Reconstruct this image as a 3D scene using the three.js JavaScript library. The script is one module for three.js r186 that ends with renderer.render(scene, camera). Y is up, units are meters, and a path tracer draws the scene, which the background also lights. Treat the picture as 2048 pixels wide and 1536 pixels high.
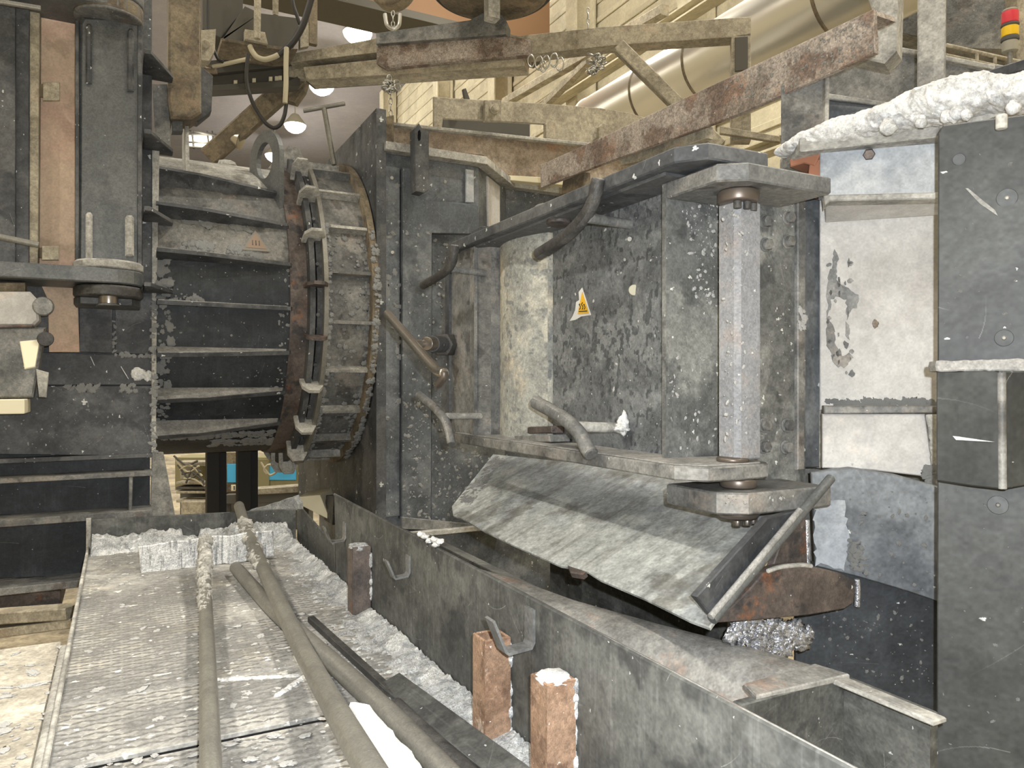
import * as THREE from 'three';
import { mergeGeometries, mergeVertices } from 'three/addons/utils/BufferGeometryUtils.js';

// ---------------------------------------------------------------- camera, exposure, flash
// Horizontal camera; the works' two main directions vanish at pixel (240, 768) (world -Z) and far right (world +X).
const FOC = 1500, YAW = Math.atan(784 / FOC), SA = Math.sin(YAW), CA = Math.cos(YAW);
const EYE = new THREE.Vector3(0, 1.6, 0);
const scene = new THREE.Scene();
scene.background = new THREE.Color(0x000000);
const camera = new THREE.PerspectiveCamera(2 * Math.atan(768 / FOC) * 180 / Math.PI, 2048 / 1536, 0.05, 120);
camera.position.copy(EYE);
camera.rotation.y = -YAW;
const renderer = new THREE.WebGLRenderer({ antialias: true });
renderer.toneMapping = THREE.LinearToneMapping;
renderer.toneMappingExposure = 1.0;
renderer.shadowMap.enabled = true;
renderer.shadowMap.type = THREE.PCFSoftShadowMap;
const FWD = new THREE.Vector3(SA, 0, -CA), RIGHT = new THREE.Vector3(CA, 0, SA), UP = new THREE.Vector3(0, 1, 0);
// the flash of the camera that took the photograph: a small source a hand's breadth above and right of the lens
const FLASH = 16, LAMP = 78;
const flash = new THREE.PointLight(new THREE.Color(0.93, 0.965, 1.0), FLASH, 0, 2);
flash.position.copy(EYE).addScaledVector(RIGHT, 0.055).addScaledVector(UP, 0.06);
flash.castShadow = true; flash.shadow.radius = 0.5; scene.add(flash);
const LAMP_COLOR = new THREE.Color(1.0, 0.945, 0.835);

// ---------------------------------------------------------------- pixel rays, planes
const V = (x, y, z) => new THREE.Vector3(x, y, z);
const ray = (px, py) => FWD.clone().addScaledVector(RIGHT, (px - 1024) / FOC).addScaledVector(UP, (768 - py) / FOC);
const PX = (x) => ({ p: V(x, 0, 0), n: V(1, 0, 0) });
const PY = (y) => ({ p: V(0, y, 0), n: V(0, 1, 0) });
const PZ = (z) => ({ p: V(0, 0, z), n: V(0, 0, 1) });
const PD = (d) => ({ p: EYE.clone().addScaledVector(FWD, d), n: FWD.clone() });
const atD = (px, py, d) => EYE.clone().addScaledVector(ray(px, py), d);
const P3 = (a, b, c) => ({ p: a.clone(), n: b.clone().sub(a).cross(c.clone().sub(a)).normalize() });
const PV = (pa, da, pb, db) => P3(atD(pa, 768, da), atD(pb, 768, db), atD(pa, 700, da));   // upright plane through two columns of the picture
const hit = (px, py, pl) => { const r = ray(px, py); return EYE.clone().addScaledVector(r, pl.p.clone().sub(EYE).dot(pl.n) / r.dot(pl.n)); };
const yAt = (px, py, pl) => hit(px, py, pl).y;

// ---------------------------------------------------------------- random numbers and noise
function rng(seed) { let a = seed >>> 0; return () => { a = (a + 0x6D2B79F5) >>> 0; let t = a; t = Math.imul(t ^ (t >>> 15), t | 1); t ^= t + Math.imul(t ^ (t >>> 7), t | 61); return ((t ^ (t >>> 14)) >>> 0) / 4294967296; }; }
const R0 = rng(11);
const sm = (t) => t * t * (3 - 2 * t), cl = (x, a = 0, b = 1) => Math.min(b, Math.max(a, x)), ss = (a, b, x) => sm(cl((x - a) / (b - a)));
function hash3(x, y, z) { let h = Math.imul(x, 374761393) ^ Math.imul(y, 668265263) ^ Math.imul(z, 2147483647 ^ 0x5bd1e995); h = Math.imul(h ^ (h >>> 13), 1274126177); return ((h ^ (h >>> 16)) >>> 0) / 4294967296; }
function noise3(x, y, z) {
  const xi = Math.floor(x), yi = Math.floor(y), zi = Math.floor(z), a = sm(x - xi), b = sm(y - yi), c = sm(z - zi);
  const L = (p, q, t) => p + (q - p) * t, h = (i, j, k) => hash3(xi + i, yi + j, zi + k);
  return L(L(L(h(0, 0, 0), h(1, 0, 0), a), L(h(0, 1, 0), h(1, 1, 0), a), b), L(L(h(0, 0, 1), h(1, 0, 1), a), L(h(0, 1, 1), h(1, 1, 1), a), b), c);
}
const fbm3 = (x, y, z) => noise3(x, y, z) * 0.55 + noise3(x * 2.1, y * 2.1, z * 2.1) * 0.28 + noise3(x * 4.3, y * 4.3, z * 4.3) * 0.17;

// ---------------------------------------------------------------- procedural surface textures (colour + relief), uv in metres
const N = 1024;
function field(seed, fx, fy, oct) {            // tileable fbm on an N x N grid, values about 0..1
  const out = new Float32Array(N * N); let amp = 1, tot = 0;
  for (let o = 0; o < oct; o++) {
    const gx = fx << o, gy = fy << o, r = rng(seed * 101 + o * 7 + 3), g = new Float32Array(gx * gy);
    for (let i = 0; i < g.length; i++) g[i] = r();
    const x0 = new Int32Array(N), x1 = new Int32Array(N), tx = new Float32Array(N);
    for (let x = 0; x < N; x++) { const q = x / N * gx, i = Math.floor(q); x0[x] = i % gx; x1[x] = (i + 1) % gx; tx[x] = sm(q - i); }
    for (let y = 0; y < N; y++) {
      const q = y / N * gy, j = Math.floor(q), ty = sm(q - j), r0 = (j % gy) * gx, r1 = ((j + 1) % gy) * gx;
      for (let x = 0; x < N; x++) {
        const a = g[r0 + x0[x]], b = g[r0 + x1[x]], c = g[r1 + x0[x]], d = g[r1 + x1[x]];
        out[y * N + x] += amp * ((a + (b - a) * tx[x]) * (1 - ty) + (c + (d - c) * tx[x]) * ty);
      }
    }
    tot += amp; amp *= 0.55;
  }
  for (let i = 0; i < out.length; i++) out[i] /= tot;
  return out;
}
const F = { big: field(1, 3, 3, 7), mid: field(2, 8, 8, 6), fine: field(3, 48, 48, 4), grit: field(4, 170, 170, 2), streak: field(5, 40, 4, 4), big2: field(6, 4, 4, 7), mid2: field(7, 12, 12, 5), blot: field(8, 30, 22, 3), drip: field(9, 110, 5, 3) };
function surf(o) {
  const col = new Uint8Array(N * N * 4), hgt = new Uint8Array(N * N), r = rng(o.seed || 1), sh = Math.floor(r() * N * N);
  const g = (f, i) => f[(i + sh) % (N * N)], mask = new Float32Array(N * N), lift = new Float32Array(N * N);
  // splashes: irregular drops of metal or paint, each with its own outline
  for (const s of o.specks || []) for (let k = 0; k < s.n; k++) {
    const cx = r() * N, cy = r() * N, rad = s.r[0] + (s.r[1] - s.r[0]) * Math.pow(r(), s.pow || 3), sq = 0.6 + r() * 0.9, p1 = r() * 6.3, p2 = r() * 6.3;
    if (s.clump && F.big2[(Math.floor(cy) % N) * N + Math.floor(cx) % N] < s.clump) continue;
    const b = Math.ceil(rad * 1.8);
    for (let y = -b; y <= b; y++) for (let x = -b; x <= b; x++) {
      const a = Math.atan2(y, x), q = Math.hypot(x * sq, y / sq) / (rad * (1 + 0.28 * Math.sin(3 * a + p1) + 0.2 * Math.sin(5 * a + p2)));
      if (q < 1) { const i = ((Math.floor(cy) + y + 2 * N) % N) * N + (Math.floor(cx) + x + 2 * N) % N; if (s.dark) mask[i] = Math.min(mask[i], -1 + q * 0.2); else { mask[i] = Math.max(mask[i], s.a || 1); lift[i] = Math.max(lift[i], Math.sqrt(1 - q)); } }
    }
  }
  // scratches
  for (let k = 0; k < (o.scratch || 0); k++) {
    let x = r() * N, y = r() * N, a = r() * 6.3, L = 30 + r() * 160; const bend = (r() - 0.5) * 0.02, str = 0.25 + r() * 0.5;
    for (let t = 0; t < L; t++) { x += Math.cos(a); y += Math.sin(a); a += bend; const i = ((Math.floor(y) + 4 * N) % N) * N + (Math.floor(x) + 4 * N) % N; mask[i] = Math.max(mask[i], str * (1 - t / L)); }
  }
  const A = o.base, B = o.blotch || A, C = o.dark || A, K = o.rust || A, W = o.fleck || [205, 208, 206];
  for (let y = 0; y < N; y++) for (let x = 0; x < N; x++) {
    const i = y * N + x, big = g(F.big, i), mid = g(F.mid, i), fine = g(F.fine, i), grit = g(F.grit, i), big2 = g(F.big2, i), mid2 = g(F.mid2, i);
    const b = ss(0.42, 0.62, big * 0.6 + mid * 0.4) * (o.blotchAmt ?? 1);
    let c0 = A[0] + (B[0] - A[0]) * b, c1 = A[1] + (B[1] - A[1]) * b, c2 = A[2] + (B[2] - A[2]) * b;
    const mix = (T, t) => { c0 += (T[0] - c0) * t; c1 += (T[1] - c1) * t; c2 += (T[2] - c2) * t; };
    if (o.darkAmt) mix(C, o.darkAmt * ss(o.darkThr ?? 0.55, (o.darkThr ?? 0.55) + 0.1, mid2 * 0.6 + big2 * 0.4));
    if (o.blots) mix(C, o.blots * ss(0.57, 0.66, g(F.blot, i) * 0.75 + big * 0.25));
    if (o.rustAmt) mix(K, o.rustAmt * ss(o.rustThr ?? 0.5, (o.rustThr ?? 0.5) + 0.13, big2 * 0.55 + mid * 0.3 + fine * 0.15));
    if (o.streak) mix(o.streakCol || C, o.streak * ss(0.5, 0.72, g(F.streak, i)));
    if (o.drip) mix(o.dripCol || W, o.drip * ss(0.6, 0.74, g(F.drip, i)));
    const m = 1 + (fine - 0.5) * (o.fine ?? 0.35) + (grit - 0.5) * (o.grit ?? 0.25) + (mid - 0.5) * (o.midv ?? 0.3);
    c0 *= m; c1 *= m; c2 *= m;
    if (mask[i] > 0) { const w = 0.85 + 0.3 * grit; c0 += (W[0] * w - c0) * mask[i]; c1 += (W[1] * w - c1) * mask[i]; c2 += (W[2] * w - c2) * mask[i]; }
    else if (mask[i] < 0) mix(C, -mask[i]);
    col[i * 4] = cl(c0, 0, 255); col[i * 4 + 1] = cl(c1, 0, 255); col[i * 4 + 2] = cl(c2, 0, 255); col[i * 4 + 3] = 255;
    const h = cl(0.35 + (fine - 0.5) * 0.4 + (grit - 0.5) * (o.gritH ?? 0.25) + (mid - 0.5) * 0.4 + lift[i] * 0.5);
    if (!(x & 1) && !(y & 1)) { const j = ((y >> 1) * (N >> 1) + (x >> 1)) * 4; hgt[j] = hgt[j + 1] = hgt[j + 2] = h * 255; hgt[j + 3] = 255; }
  }
  const tx = (d, srgb) => { const w = Math.sqrt(d.length / 4), t = new THREE.DataTexture(d, w, w); t.wrapS = t.wrapT = THREE.RepeatWrapping; t.magFilter = THREE.LinearFilter; t.minFilter = THREE.LinearMipmapLinearFilter; t.generateMipmaps = true; if (srgb) t.colorSpace = THREE.SRGBColorSpace; const s = 1 / (o.size || 1.2); t.repeat.set(s, s); t.needsUpdate = true; return t; };
  return new THREE.MeshStandardMaterial({ map: tx(col, true), bumpMap: tx(hgt, false), bumpScale: o.bump ?? 0.002, roughness: o.rough ?? 0.62, metalness: o.metal ?? 0.15 });
}
const plain = (hex, rough = 0.7, metal = 0, extra = {}) => new THREE.MeshStandardMaterial({ color: hex, roughness: rough, metalness: metal, ...extra });
const SP = (n, a, b, o = {}) => ({ n, r: [a, b], ...o });
const M = {
  dark: surf({ seed: 3, base: [70, 72, 75], blotch: [92, 93, 94], dark: [44, 46, 50], darkAmt: 0.5, specks: [SP(130, 1.2, 5), SP(14, 5, 11, { pow: 1 })], scratch: 30, size: 1.1 }),
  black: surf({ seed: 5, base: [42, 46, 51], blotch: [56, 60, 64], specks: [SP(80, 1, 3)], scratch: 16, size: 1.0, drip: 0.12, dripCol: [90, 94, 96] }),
  slate: surf({ seed: 7, base: [91, 96, 102], blotch: [118, 122, 125], dark: [62, 66, 71], darkAmt: 0.4, specks: [SP(130, 1, 4), SP(8, 4, 9, { pow: 1 })], scratch: 30, size: 1.3, metal: 0.25, fine: 0.2, drip: 0.15, dripCol: [140, 146, 150] }),
  door: surf({ seed: 9, base: [104, 107, 109], blotch: [122, 125, 126], dark: [70, 73, 76], blots: 0.75, darkAmt: 0.3, specks: [SP(50, 1, 4)], scratch: 22, size: 0.46, metal: 0.25 }),
  doorEdge: surf({ seed: 12, base: [112, 114, 113], blotch: [142, 143, 139], dark: [76, 78, 79], darkAmt: 0.6, specks: [SP(90, 1, 4), SP(260, 2, 7, { clump: 0.56, pow: 2 })], scratch: 34, size: 0.75, fleck: [228, 229, 224], metal: 0.25 }),
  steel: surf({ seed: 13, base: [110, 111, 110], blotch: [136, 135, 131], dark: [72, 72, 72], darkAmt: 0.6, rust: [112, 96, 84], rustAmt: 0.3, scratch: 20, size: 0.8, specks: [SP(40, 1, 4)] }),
  plate: surf({ seed: 15, base: [80, 81, 79], blotch: [98, 99, 96], dark: [60, 61, 61], darkAmt: 0.7, drip: 0.17, dripCol: [140, 142, 140], scratch: 26, size: 0.9, specks: [SP(90, 1, 4.5)], metal: 0.2 }),
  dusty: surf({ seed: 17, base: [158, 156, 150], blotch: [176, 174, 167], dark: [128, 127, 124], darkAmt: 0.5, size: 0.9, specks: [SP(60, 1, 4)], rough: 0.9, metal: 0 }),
  dust: surf({ seed: 19, base: [142, 141, 138], blotch: [156, 154, 150], size: 0.6, rough: 0.95, metal: 0, bump: 0.003 }),
  tanDust: surf({ seed: 21, base: [154, 146, 128], blotch: [166, 158, 139], dark: [136, 128, 111], darkAmt: 0.6, rust: [136, 112, 90], rustAmt: 0.4, rustThr: 0.54, size: 0.9, rough: 0.9, metal: 0 }),
  brown: surf({ seed: 23, base: [112, 102, 86], blotch: [130, 119, 99], dark: [84, 76, 66], darkAmt: 0.6, rust: [114, 92, 74], rustAmt: 0.35, size: 0.8, rough: 0.85, metal: 0 }),
  rustPlate: surf({ seed: 25, base: [146, 132, 116], blotch: [160, 148, 134], dark: [112, 102, 94], darkAmt: 0.6, rust: [150, 112, 86], rustAmt: 0.6, rustThr: 0.49, size: 0.9, rough: 0.85, metal: 0 }),
  rustBar: surf({ seed: 27, base: [138, 126, 114], blotch: [156, 146, 136], dark: [106, 90, 80], darkAmt: 0.7, darkThr: 0.5, rust: [132, 104, 86], rustAmt: 0.5, specks: [SP(420, 1, 4, { clump: 0.5 })], fleck: [206, 200, 190], size: 0.8, rough: 0.85, metal: 0, grit: 0.5 }),
  rustTube: surf({ seed: 29, base: [124, 98, 78], blotch: [142, 116, 95], dark: [96, 72, 58], darkAmt: 0.6, rust: [188, 178, 168], rustAmt: 0.55, rustThr: 0.53, size: 0.35, rough: 0.85, metal: 0, specks: [SP(40, 2, 8)], fleck: [220, 216, 208] }),
  rustDark: surf({ seed: 31, base: [88, 80, 76], blotch: [106, 96, 90], dark: [60, 58, 60], darkAmt: 0.8, rust: [128, 78, 50], rustAmt: 0.7, rustThr: 0.54, size: 0.6, specks: [SP(30, 1, 6)] }),
  shell: surf({ seed: 33, base: [186, 183, 179], blotch: [196, 194, 190], dark: [164, 163, 164], darkAmt: 0.35, rust: [204, 184, 166], rustAmt: 0.35, rustThr: 0.57, size: 0.8, rough: 0.8, metal: 0, fine: 0.12, grit: 0.1, midv: 0.1, scratch: 8, specks: [SP(40, 1, 4, { dark: true })] }),
  shellBlue: surf({ seed: 35, base: [162, 168, 175], blotch: [184, 187, 189], dark: [134, 140, 146], darkAmt: 0.5, size: 0.8, rough: 0.75, metal: 0.1, fine: 0.15, grit: 0.12, scratch: 14 }),
  beige: surf({ seed: 37, base: [212, 180, 158], blotch: [210, 186, 162], dark: [168, 146, 124], darkAmt: 0.4, size: 1.2, fine: 0.1, grit: 0.12, midv: 0.1, rough: 0.8, metal: 0 }),
  lining: surf({ seed: 39, base: [156, 157, 151], blotch: [178, 175, 163], dark: [116, 119, 119], blots: 0.7, darkAmt: 0.4, rust: [176, 154, 124], rustAmt: 0.3, size: 0.7, rough: 0.8, metal: 0 }),
  chute: surf({ seed: 41, base: [158, 163, 166], blotch: [180, 183, 180], dark: [92, 90, 84], streak: 0.3, darkAmt: 0.4, darkThr: 0.52, size: 1.1, scratch: 24, rough: 0.6, metal: 0.2, specks: [SP(60, 1, 3)] }),
  tread: surf({ seed: 43, base: [146, 145, 142], blotch: [168, 166, 161], dark: [112, 111, 109], darkAmt: 0.55, rust: [152, 145, 130], rustAmt: 0.4, size: 0.9, specks: [SP(140, 2, 8), SP(30, 6, 16, { pow: 1 })], fleck: [220, 219, 214], rough: 0.8, metal: 0.05 }),
  dross: surf({ seed: 45, base: [166, 168, 169], blotch: [190, 191, 190], dark: [122, 126, 130], darkAmt: 0.6, size: 0.3, rough: 0.75, metal: 0.1, bump: 0.004, grit: 0.5 }),
  white: surf({ seed: 47, base: [204, 204, 202], blotch: [214, 213, 210], dark: [182, 184, 187], darkAmt: 0.5, size: 0.4, rough: 0.95, metal: 0, bump: 0.0012 }),
  alu: surf({ seed: 49, base: [186, 188, 194], blotch: [196, 197, 200], dark: [120, 122, 132], darkAmt: 0.7, size: 0.25, rough: 0.38, metal: 0.7, bump: 0.004, grit: 0.5 }),
  rod: surf({ seed: 51, base: [134, 132, 125], blotch: [140, 138, 130], dark: [124, 122, 116], darkAmt: 0.5, size: 0.5, rough: 0.42, metal: 0.4, fine: 0.12, grit: 0.2, midv: 0.08, bump: 0.0006, specks: [SP(60, 1, 4)], fleck: [176, 172, 160] }),
  post: surf({ seed: 61, base: [94, 97, 98], blotch: [106, 108, 108], dark: [80, 83, 85], darkAmt: 0.5, size: 0.9, scratch: 10, specks: [SP(30, 1, 3)], fine: 0.15, midv: 0.15, metal: 0.25, rough: 0.5 }),
  rim: surf({ seed: 63, base: [138, 137, 133], blotch: [152, 150, 145], dark: [116, 112, 108], darkAmt: 0.5, rust: [138, 112, 96], rustAmt: 0.55, rustThr: 0.51, drip: 0.3, dripCol: [164, 164, 162], size: 0.8, rough: 0.8, metal: 0.05 }),
  sidePlate: surf({ seed: 69, base: [64, 66, 66], blotch: [72, 74, 73], dark: [54, 56, 56], darkAmt: 0.5, drip: 0.12, dripCol: [86, 88, 87], scratch: 40, size: 1.6, specks: [SP(60, 1, 3)], fine: 0.2, midv: 0.15, metal: 0.2, rough: 0.55 }),
  palePlate: surf({ seed: 71, base: [170, 164, 151], blotch: [182, 176, 163], dark: [150, 145, 134], darkAmt: 0.5, specks: [SP(50, 2, 9)], fleck: [214, 212, 206], size: 0.9, rough: 0.9, metal: 0 }),
  knuckle: surf({ seed: 65, base: [136, 138, 142], blotch: [146, 147, 149], rust: [138, 128, 123], rustAmt: 0.6, rustThr: 0.5, size: 0.7, fine: 0.15, midv: 0.12, scratch: 10, specks: [SP(160, 1, 4)], fleck: [216, 216, 212], rough: 0.8, metal: 0.05 }),
  blade: surf({ seed: 67, base: [206, 207, 208], blotch: [218, 218, 217], dark: [140, 142, 144], streak: 0.8, size: 0.35, grit: 0.5, rough: 0.5, metal: 0.3, bump: 0.004 }),
  rodDark: surf({ seed: 53, base: [70, 69, 68], blotch: [86, 85, 83], dark: [54, 53, 53], darkAmt: 0.7, size: 0.4, rough: 0.6, metal: 0.3 }),
  wall: surf({ seed: 55, base: [184, 176, 152], blotch: [194, 186, 162], dark: [164, 156, 136], darkAmt: 0.5, size: 4, rough: 0.9, metal: 0, fine: 0.1, grit: 0.1, midv: 0.12 }),
  ceil: surf({ seed: 57, base: [142, 139, 143], blotch: [147, 144, 147], size: 6, rough: 0.95, metal: 0, fine: 0.05, grit: 0.05, midv: 0.06 }),
  floor: surf({ seed: 59, base: [140, 130, 110], blotch: [160, 148, 124], dark: [96, 88, 76], darkAmt: 0.6, size: 2.5, rough: 0.9, metal: 0 }),
  orange: plain(0x8a6a4c, 0.7), duct: plain(0xe2dfd4, 0.3, 0.8), hose: plain(0x2c2b29, 0.55), cable: plain(0xb3aa90, 0.6), chrome: plain(0xb8b2a8, 0.25, 0.9), pin: plain(0x8f8983, 0.3, 0.85), bronze: plain(0x716860, 0.4, 0.6),
  chain: plain(0xbdbcb6, 0.3, 0.85), yellow: plain(0xe0ac25, 0.6), ink: plain(0x2c2a24, 0.8), sticker: plain(0xcfcfca, 0.9), fadedSign: plain(0x9c8878, 0.9), fadedRim: plain(0x8f8a80, 0.9), red: plain(0xd23a44, 0.35), amber: plain(0xe8bb20, 0.35), lightGrey: plain(0x9c9684, 0.7),
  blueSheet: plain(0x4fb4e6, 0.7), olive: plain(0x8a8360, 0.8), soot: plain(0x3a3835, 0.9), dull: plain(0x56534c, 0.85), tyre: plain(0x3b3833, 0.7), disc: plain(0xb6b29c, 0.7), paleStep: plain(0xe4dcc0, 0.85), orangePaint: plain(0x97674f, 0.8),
};

// ---------------------------------------------------------------- geometry helpers (all in world metres)
function boxUV(geo, off) {
  const g = geo.index ? geo.toNonIndexed() : geo, p = g.attributes.position, uv = new Float32Array(p.count * 2), a = V(), b = V(), c = V(), o = off || [R0() * 7, R0() * 7];
  for (let i = 0; i < p.count; i += 3) {
    a.fromBufferAttribute(p, i); b.fromBufferAttribute(p, i + 1); c.fromBufferAttribute(p, i + 2);
    const n = b.clone().sub(a).cross(c.clone().sub(a)), ax = Math.abs(n.x), ay = Math.abs(n.y), az = Math.abs(n.z);
    [a, b, c].forEach((q, k) => { const t = az >= ax && az >= ay ? [q.x, q.y] : ax >= ay ? [q.z, q.y] : [q.x, q.z]; uv[(i + k) * 2] = t[0] + o[0]; uv[(i + k) * 2 + 1] = t[1] + o[1]; });
  }
  g.setAttribute('uv', new THREE.BufferAttribute(uv, 2));
  if (!g.attributes.normal) g.computeVertexNormals();
  return g;
}
const basis = (geo, u, v, n, p) => geo.applyMatrix4(new THREE.Matrix4().makeBasis(u, v, n).setPosition(p));
function frameOf(pl, p0) {
  const n = pl.n.clone(); if (n.dot(EYE.clone().sub(p0)) < 0) n.negate();
  const v = Math.abs(n.y) > 0.99 ? V(0, 0, -1) : V(0, 1, 0); v.addScaledVector(n, -v.dot(n)).normalize();
  return { n, v, u: v.clone().cross(n) };
}
function ragged(pts, amp, step, seed) {           // pixel outline with an uneven edge
  const r = rng(seed), out = [];
  pts.forEach((a, i) => { const b = pts[(i + 1) % pts.length], L = Math.hypot(b[0] - a[0], b[1] - a[1]), k = Math.max(1, Math.round(L / step)); for (let t = 0; t < k; t++) { const s = t / k; out.push([a[0] + (b[0] - a[0]) * s + (r() - 0.5) * amp * 2, a[1] + (b[1] - a[1]) * s + (r() - 0.5) * amp * 2]); } });
  return out;
}
// plate cut to a pixel outline, its camera-side face in plane pl, real thickness behind
function slab(pl, pts, thick, o = {}) {
  const w = pts.map(([x, y]) => hit(x, y, pl)), p0 = w[0], { n, v, u } = frameOf(pl, p0), q = w.map((p) => { const d = p.clone().sub(p0); return new THREE.Vector2(d.dot(u), d.dot(v)); });
  const sh = new THREE.Shape(q);
  for (const h of o.holes || []) sh.holes.push(new THREE.Path(h.map(([x, y]) => { const d = hit(x, y, pl).sub(p0); return new THREE.Vector2(d.dot(u), d.dot(v)); })));
  const b = o.bevel ?? Math.min(0.003, thick * 0.3);
  const g = new THREE.ExtrudeGeometry(sh, { depth: thick - 2 * b, bevelEnabled: b > 0, bevelSize: b, bevelThickness: b, bevelOffset: -b, bevelSegments: 1, steps: 1, curveSegments: 6 });
  g.translate(0, 0, -thick + b); return basis(boxUV(g), u, v, n, p0);
}
const rect = (a, b, c, d) => [[a, b], [c, b], [c, d], [a, d]];
// upright prism from a plan outline [x, z]
function prism(plan, y0, y1, b = 0.003) {
  const sh = new THREE.Shape(plan.map(([x, z]) => new THREE.Vector2(x, -z)));
  const g = new THREE.ExtrudeGeometry(sh, { depth: y1 - y0 - 2 * b, bevelEnabled: b > 0, bevelSize: b, bevelThickness: b, bevelOffset: -b, bevelSegments: 1, steps: 1 });
  g.translate(0, 0, b); boxUV(g); g.rotateX(-Math.PI / 2); return g.translate(0, y0, 0);
}
function box(x0, x1, y0, y1, z0, z1, b = 0.003) { return prism([[x0, z0], [x0, z1], [x1, z1], [x1, z0]], y0, y1, Math.min(b, (y1 - y0) * 0.3)); }
function dirBasis(d, hint) { const w = d.clone().normalize(); let h = hint ? hint.clone() : V(0, 1, 0); if (Math.abs(h.dot(w)) > 0.97) h = V(1, 0, 0); const u = h.cross(w).normalize(); return { w, u, v: w.clone().cross(u) }; }
// bar of rectangular section with chamfered edges
function bar(a, b, w, h, hint, ch) {
  const { w: d, u, v } = dirBasis(b.clone().sub(a), hint), L = a.distanceTo(b), c = ch ?? Math.min(w, h) * 0.08;
  const s = new THREE.Shape([[-w / 2 + c, -h / 2], [w / 2 - c, -h / 2], [w / 2, -h / 2 + c], [w / 2, h / 2 - c], [w / 2 - c, h / 2], [-w / 2 + c, h / 2], [-w / 2, h / 2 - c], [-w / 2, -h / 2 + c]].map(([x, y]) => new THREE.Vector2(x, y)));
  return basis(boxUV(new THREE.ExtrudeGeometry(s, { depth: L, bevelEnabled: false })), u, v, d, a);
}
function cyl(a, b, r1, r2 = r1, seg = 24, ch = 0.12) {
  const L = a.distanceTo(b), c = Math.min(L * 0.3, Math.min(r1, r2) * ch), pr = [[0, 0], [r1 - c, 0], [r1, c], [r2, L - c], [r2 - c, L], [0, L]].map(([x, y]) => new THREE.Vector2(x, y));
  const g = boxUV(new THREE.LatheGeometry(pr, seg)); const { w, u, v } = dirBasis(b.clone().sub(a)); return basis(g, v, w, u, a);
}
function tube(pts, r, seg = 40, rs = 12) {
  const c = new THREE.CatmullRomCurve3(pts, false, 'catmullrom', 0.4), g = boxUV(new THREE.TubeGeometry(c, seg, r, rs)), e = [];
  for (const t of [0, 1]) { const p = c.getPoint(t), d = c.getTangent(t).multiplyScalar(t ? 1 : -1); e.push(cyl(p.clone().addScaledVector(d, -0.002), p.clone().addScaledVector(d, r * 0.25), r, r * 0.9, rs)); }
  return join([g, ...e]);
}
function join(list) { const l = list.map((g) => { const q = g.index ? g.toNonIndexed() : g; for (const k of Object.keys(q.attributes)) if (!['position', 'normal', 'uv'].includes(k)) q.deleteAttribute(k); return q; }); return mergeGeometries(l); }
// strap bent along a path in a plane (p0 + a*u + b*v), width along w
function strap(p0, u, v, w, path, width, t) {
  const L = [], Rr = [];
  path.forEach(([a, b], i) => { const p = path[Math.max(0, i - 1)], q = path[Math.min(path.length - 1, i + 1)], l = Math.hypot(q[0] - p[0], q[1] - p[1]), nx = -(q[1] - p[1]) / l, ny = (q[0] - p[0]) / l; L.push(new THREE.Vector2(a + nx * t / 2, b + ny * t / 2)); Rr.unshift(new THREE.Vector2(a - nx * t / 2, b - ny * t / 2)); });
  const g = new THREE.ExtrudeGeometry(new THREE.Shape([...L, ...Rr]), { depth: width, bevelEnabled: false }); g.translate(0, 0, -width / 2);
  return basis(boxUV(g), u, v, w, p0);
}
function lump(c, rx, ry, rz, seed, rough = 0.35, det = 3, u = V(1, 0, 0), v = V(0, 1, 0), w = V(0, 0, 1), fr = 2.2) {
  let g = mergeVertices(new THREE.IcosahedronGeometry(1, det).deleteAttribute('uv').deleteAttribute('normal')); const p = g.attributes.position;
  for (let i = 0; i < p.count; i++) { const x = p.getX(i), y = p.getY(i), z = p.getZ(i), k = 1 + rough * 2 * (fbm3(x * fr + seed * 3.7, y * fr + seed * 1.3, z * fr + 9) - 0.5) + rough * 0.7 * (noise3(x * fr * 4 + seed, y * fr * 4, z * fr * 4) - 0.5); p.setXYZ(i, x * k * rx, y * k * ry, z * k * rz); }
  g.computeVertexNormals(); g = boxUV(g); return basis(g, u, v, w, c);
}
// uneven band swept along a path of points with radii (rx across, ry up)
function crustBand(P, nu, nv, amp, seed) {
  const c = new THREE.CatmullRomCurve3(P.map((q) => q[0])), pos = [], idx = [];
  for (let i = 0; i <= nu; i++) {
    const s = i / nu, p = c.getPoint(s), t = c.getTangent(s), side = V(-t.z, 0, t.x).normalize(), f = s * (P.length - 1), j = Math.min(P.length - 2, Math.floor(f)), k = f - j, rx = P[j][1] + (P[j + 1][1] - P[j][1]) * k, ry = P[j][2] + (P[j + 1][2] - P[j][2]) * k, e = Math.min(1, s * 30, (1 - s) * 30);
    for (let q = 0; q < nv; q++) { const a = q / nv * Math.PI * 2, d = V(0, 0, 0).addScaledVector(side, Math.cos(a) * rx).addScaledVector(UP, Math.sin(a) * ry), w = p.clone().add(d), m = (1 + amp * 3 * (fbm3(w.x * 14 + seed, w.y * 14, w.z * 14) - 0.5) + amp * 2 * (noise3(w.x * 45, w.y * 45, w.z * 45 + seed) - 0.5) + amp * (noise3(w.x * 120, w.y * 120, w.z * 120) - 0.5)) * e; w.copy(p).addScaledVector(d, m); pos.push(w.x, w.y, w.z); }
  }
  for (let i = 0; i < nu; i++) for (let q = 0; q < nv; q++) { const a = i * nv + q, b = i * nv + (q + 1) % nv; idx.push(a, a + nv, b, b, a + nv, b + nv); }
  const g = new THREE.BufferGeometry(); g.setAttribute('position', new THREE.Float32BufferAttribute(pos, 3)); g.setIndex(idx); g.computeVertexNormals(); return boxUV(g);
}
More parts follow.
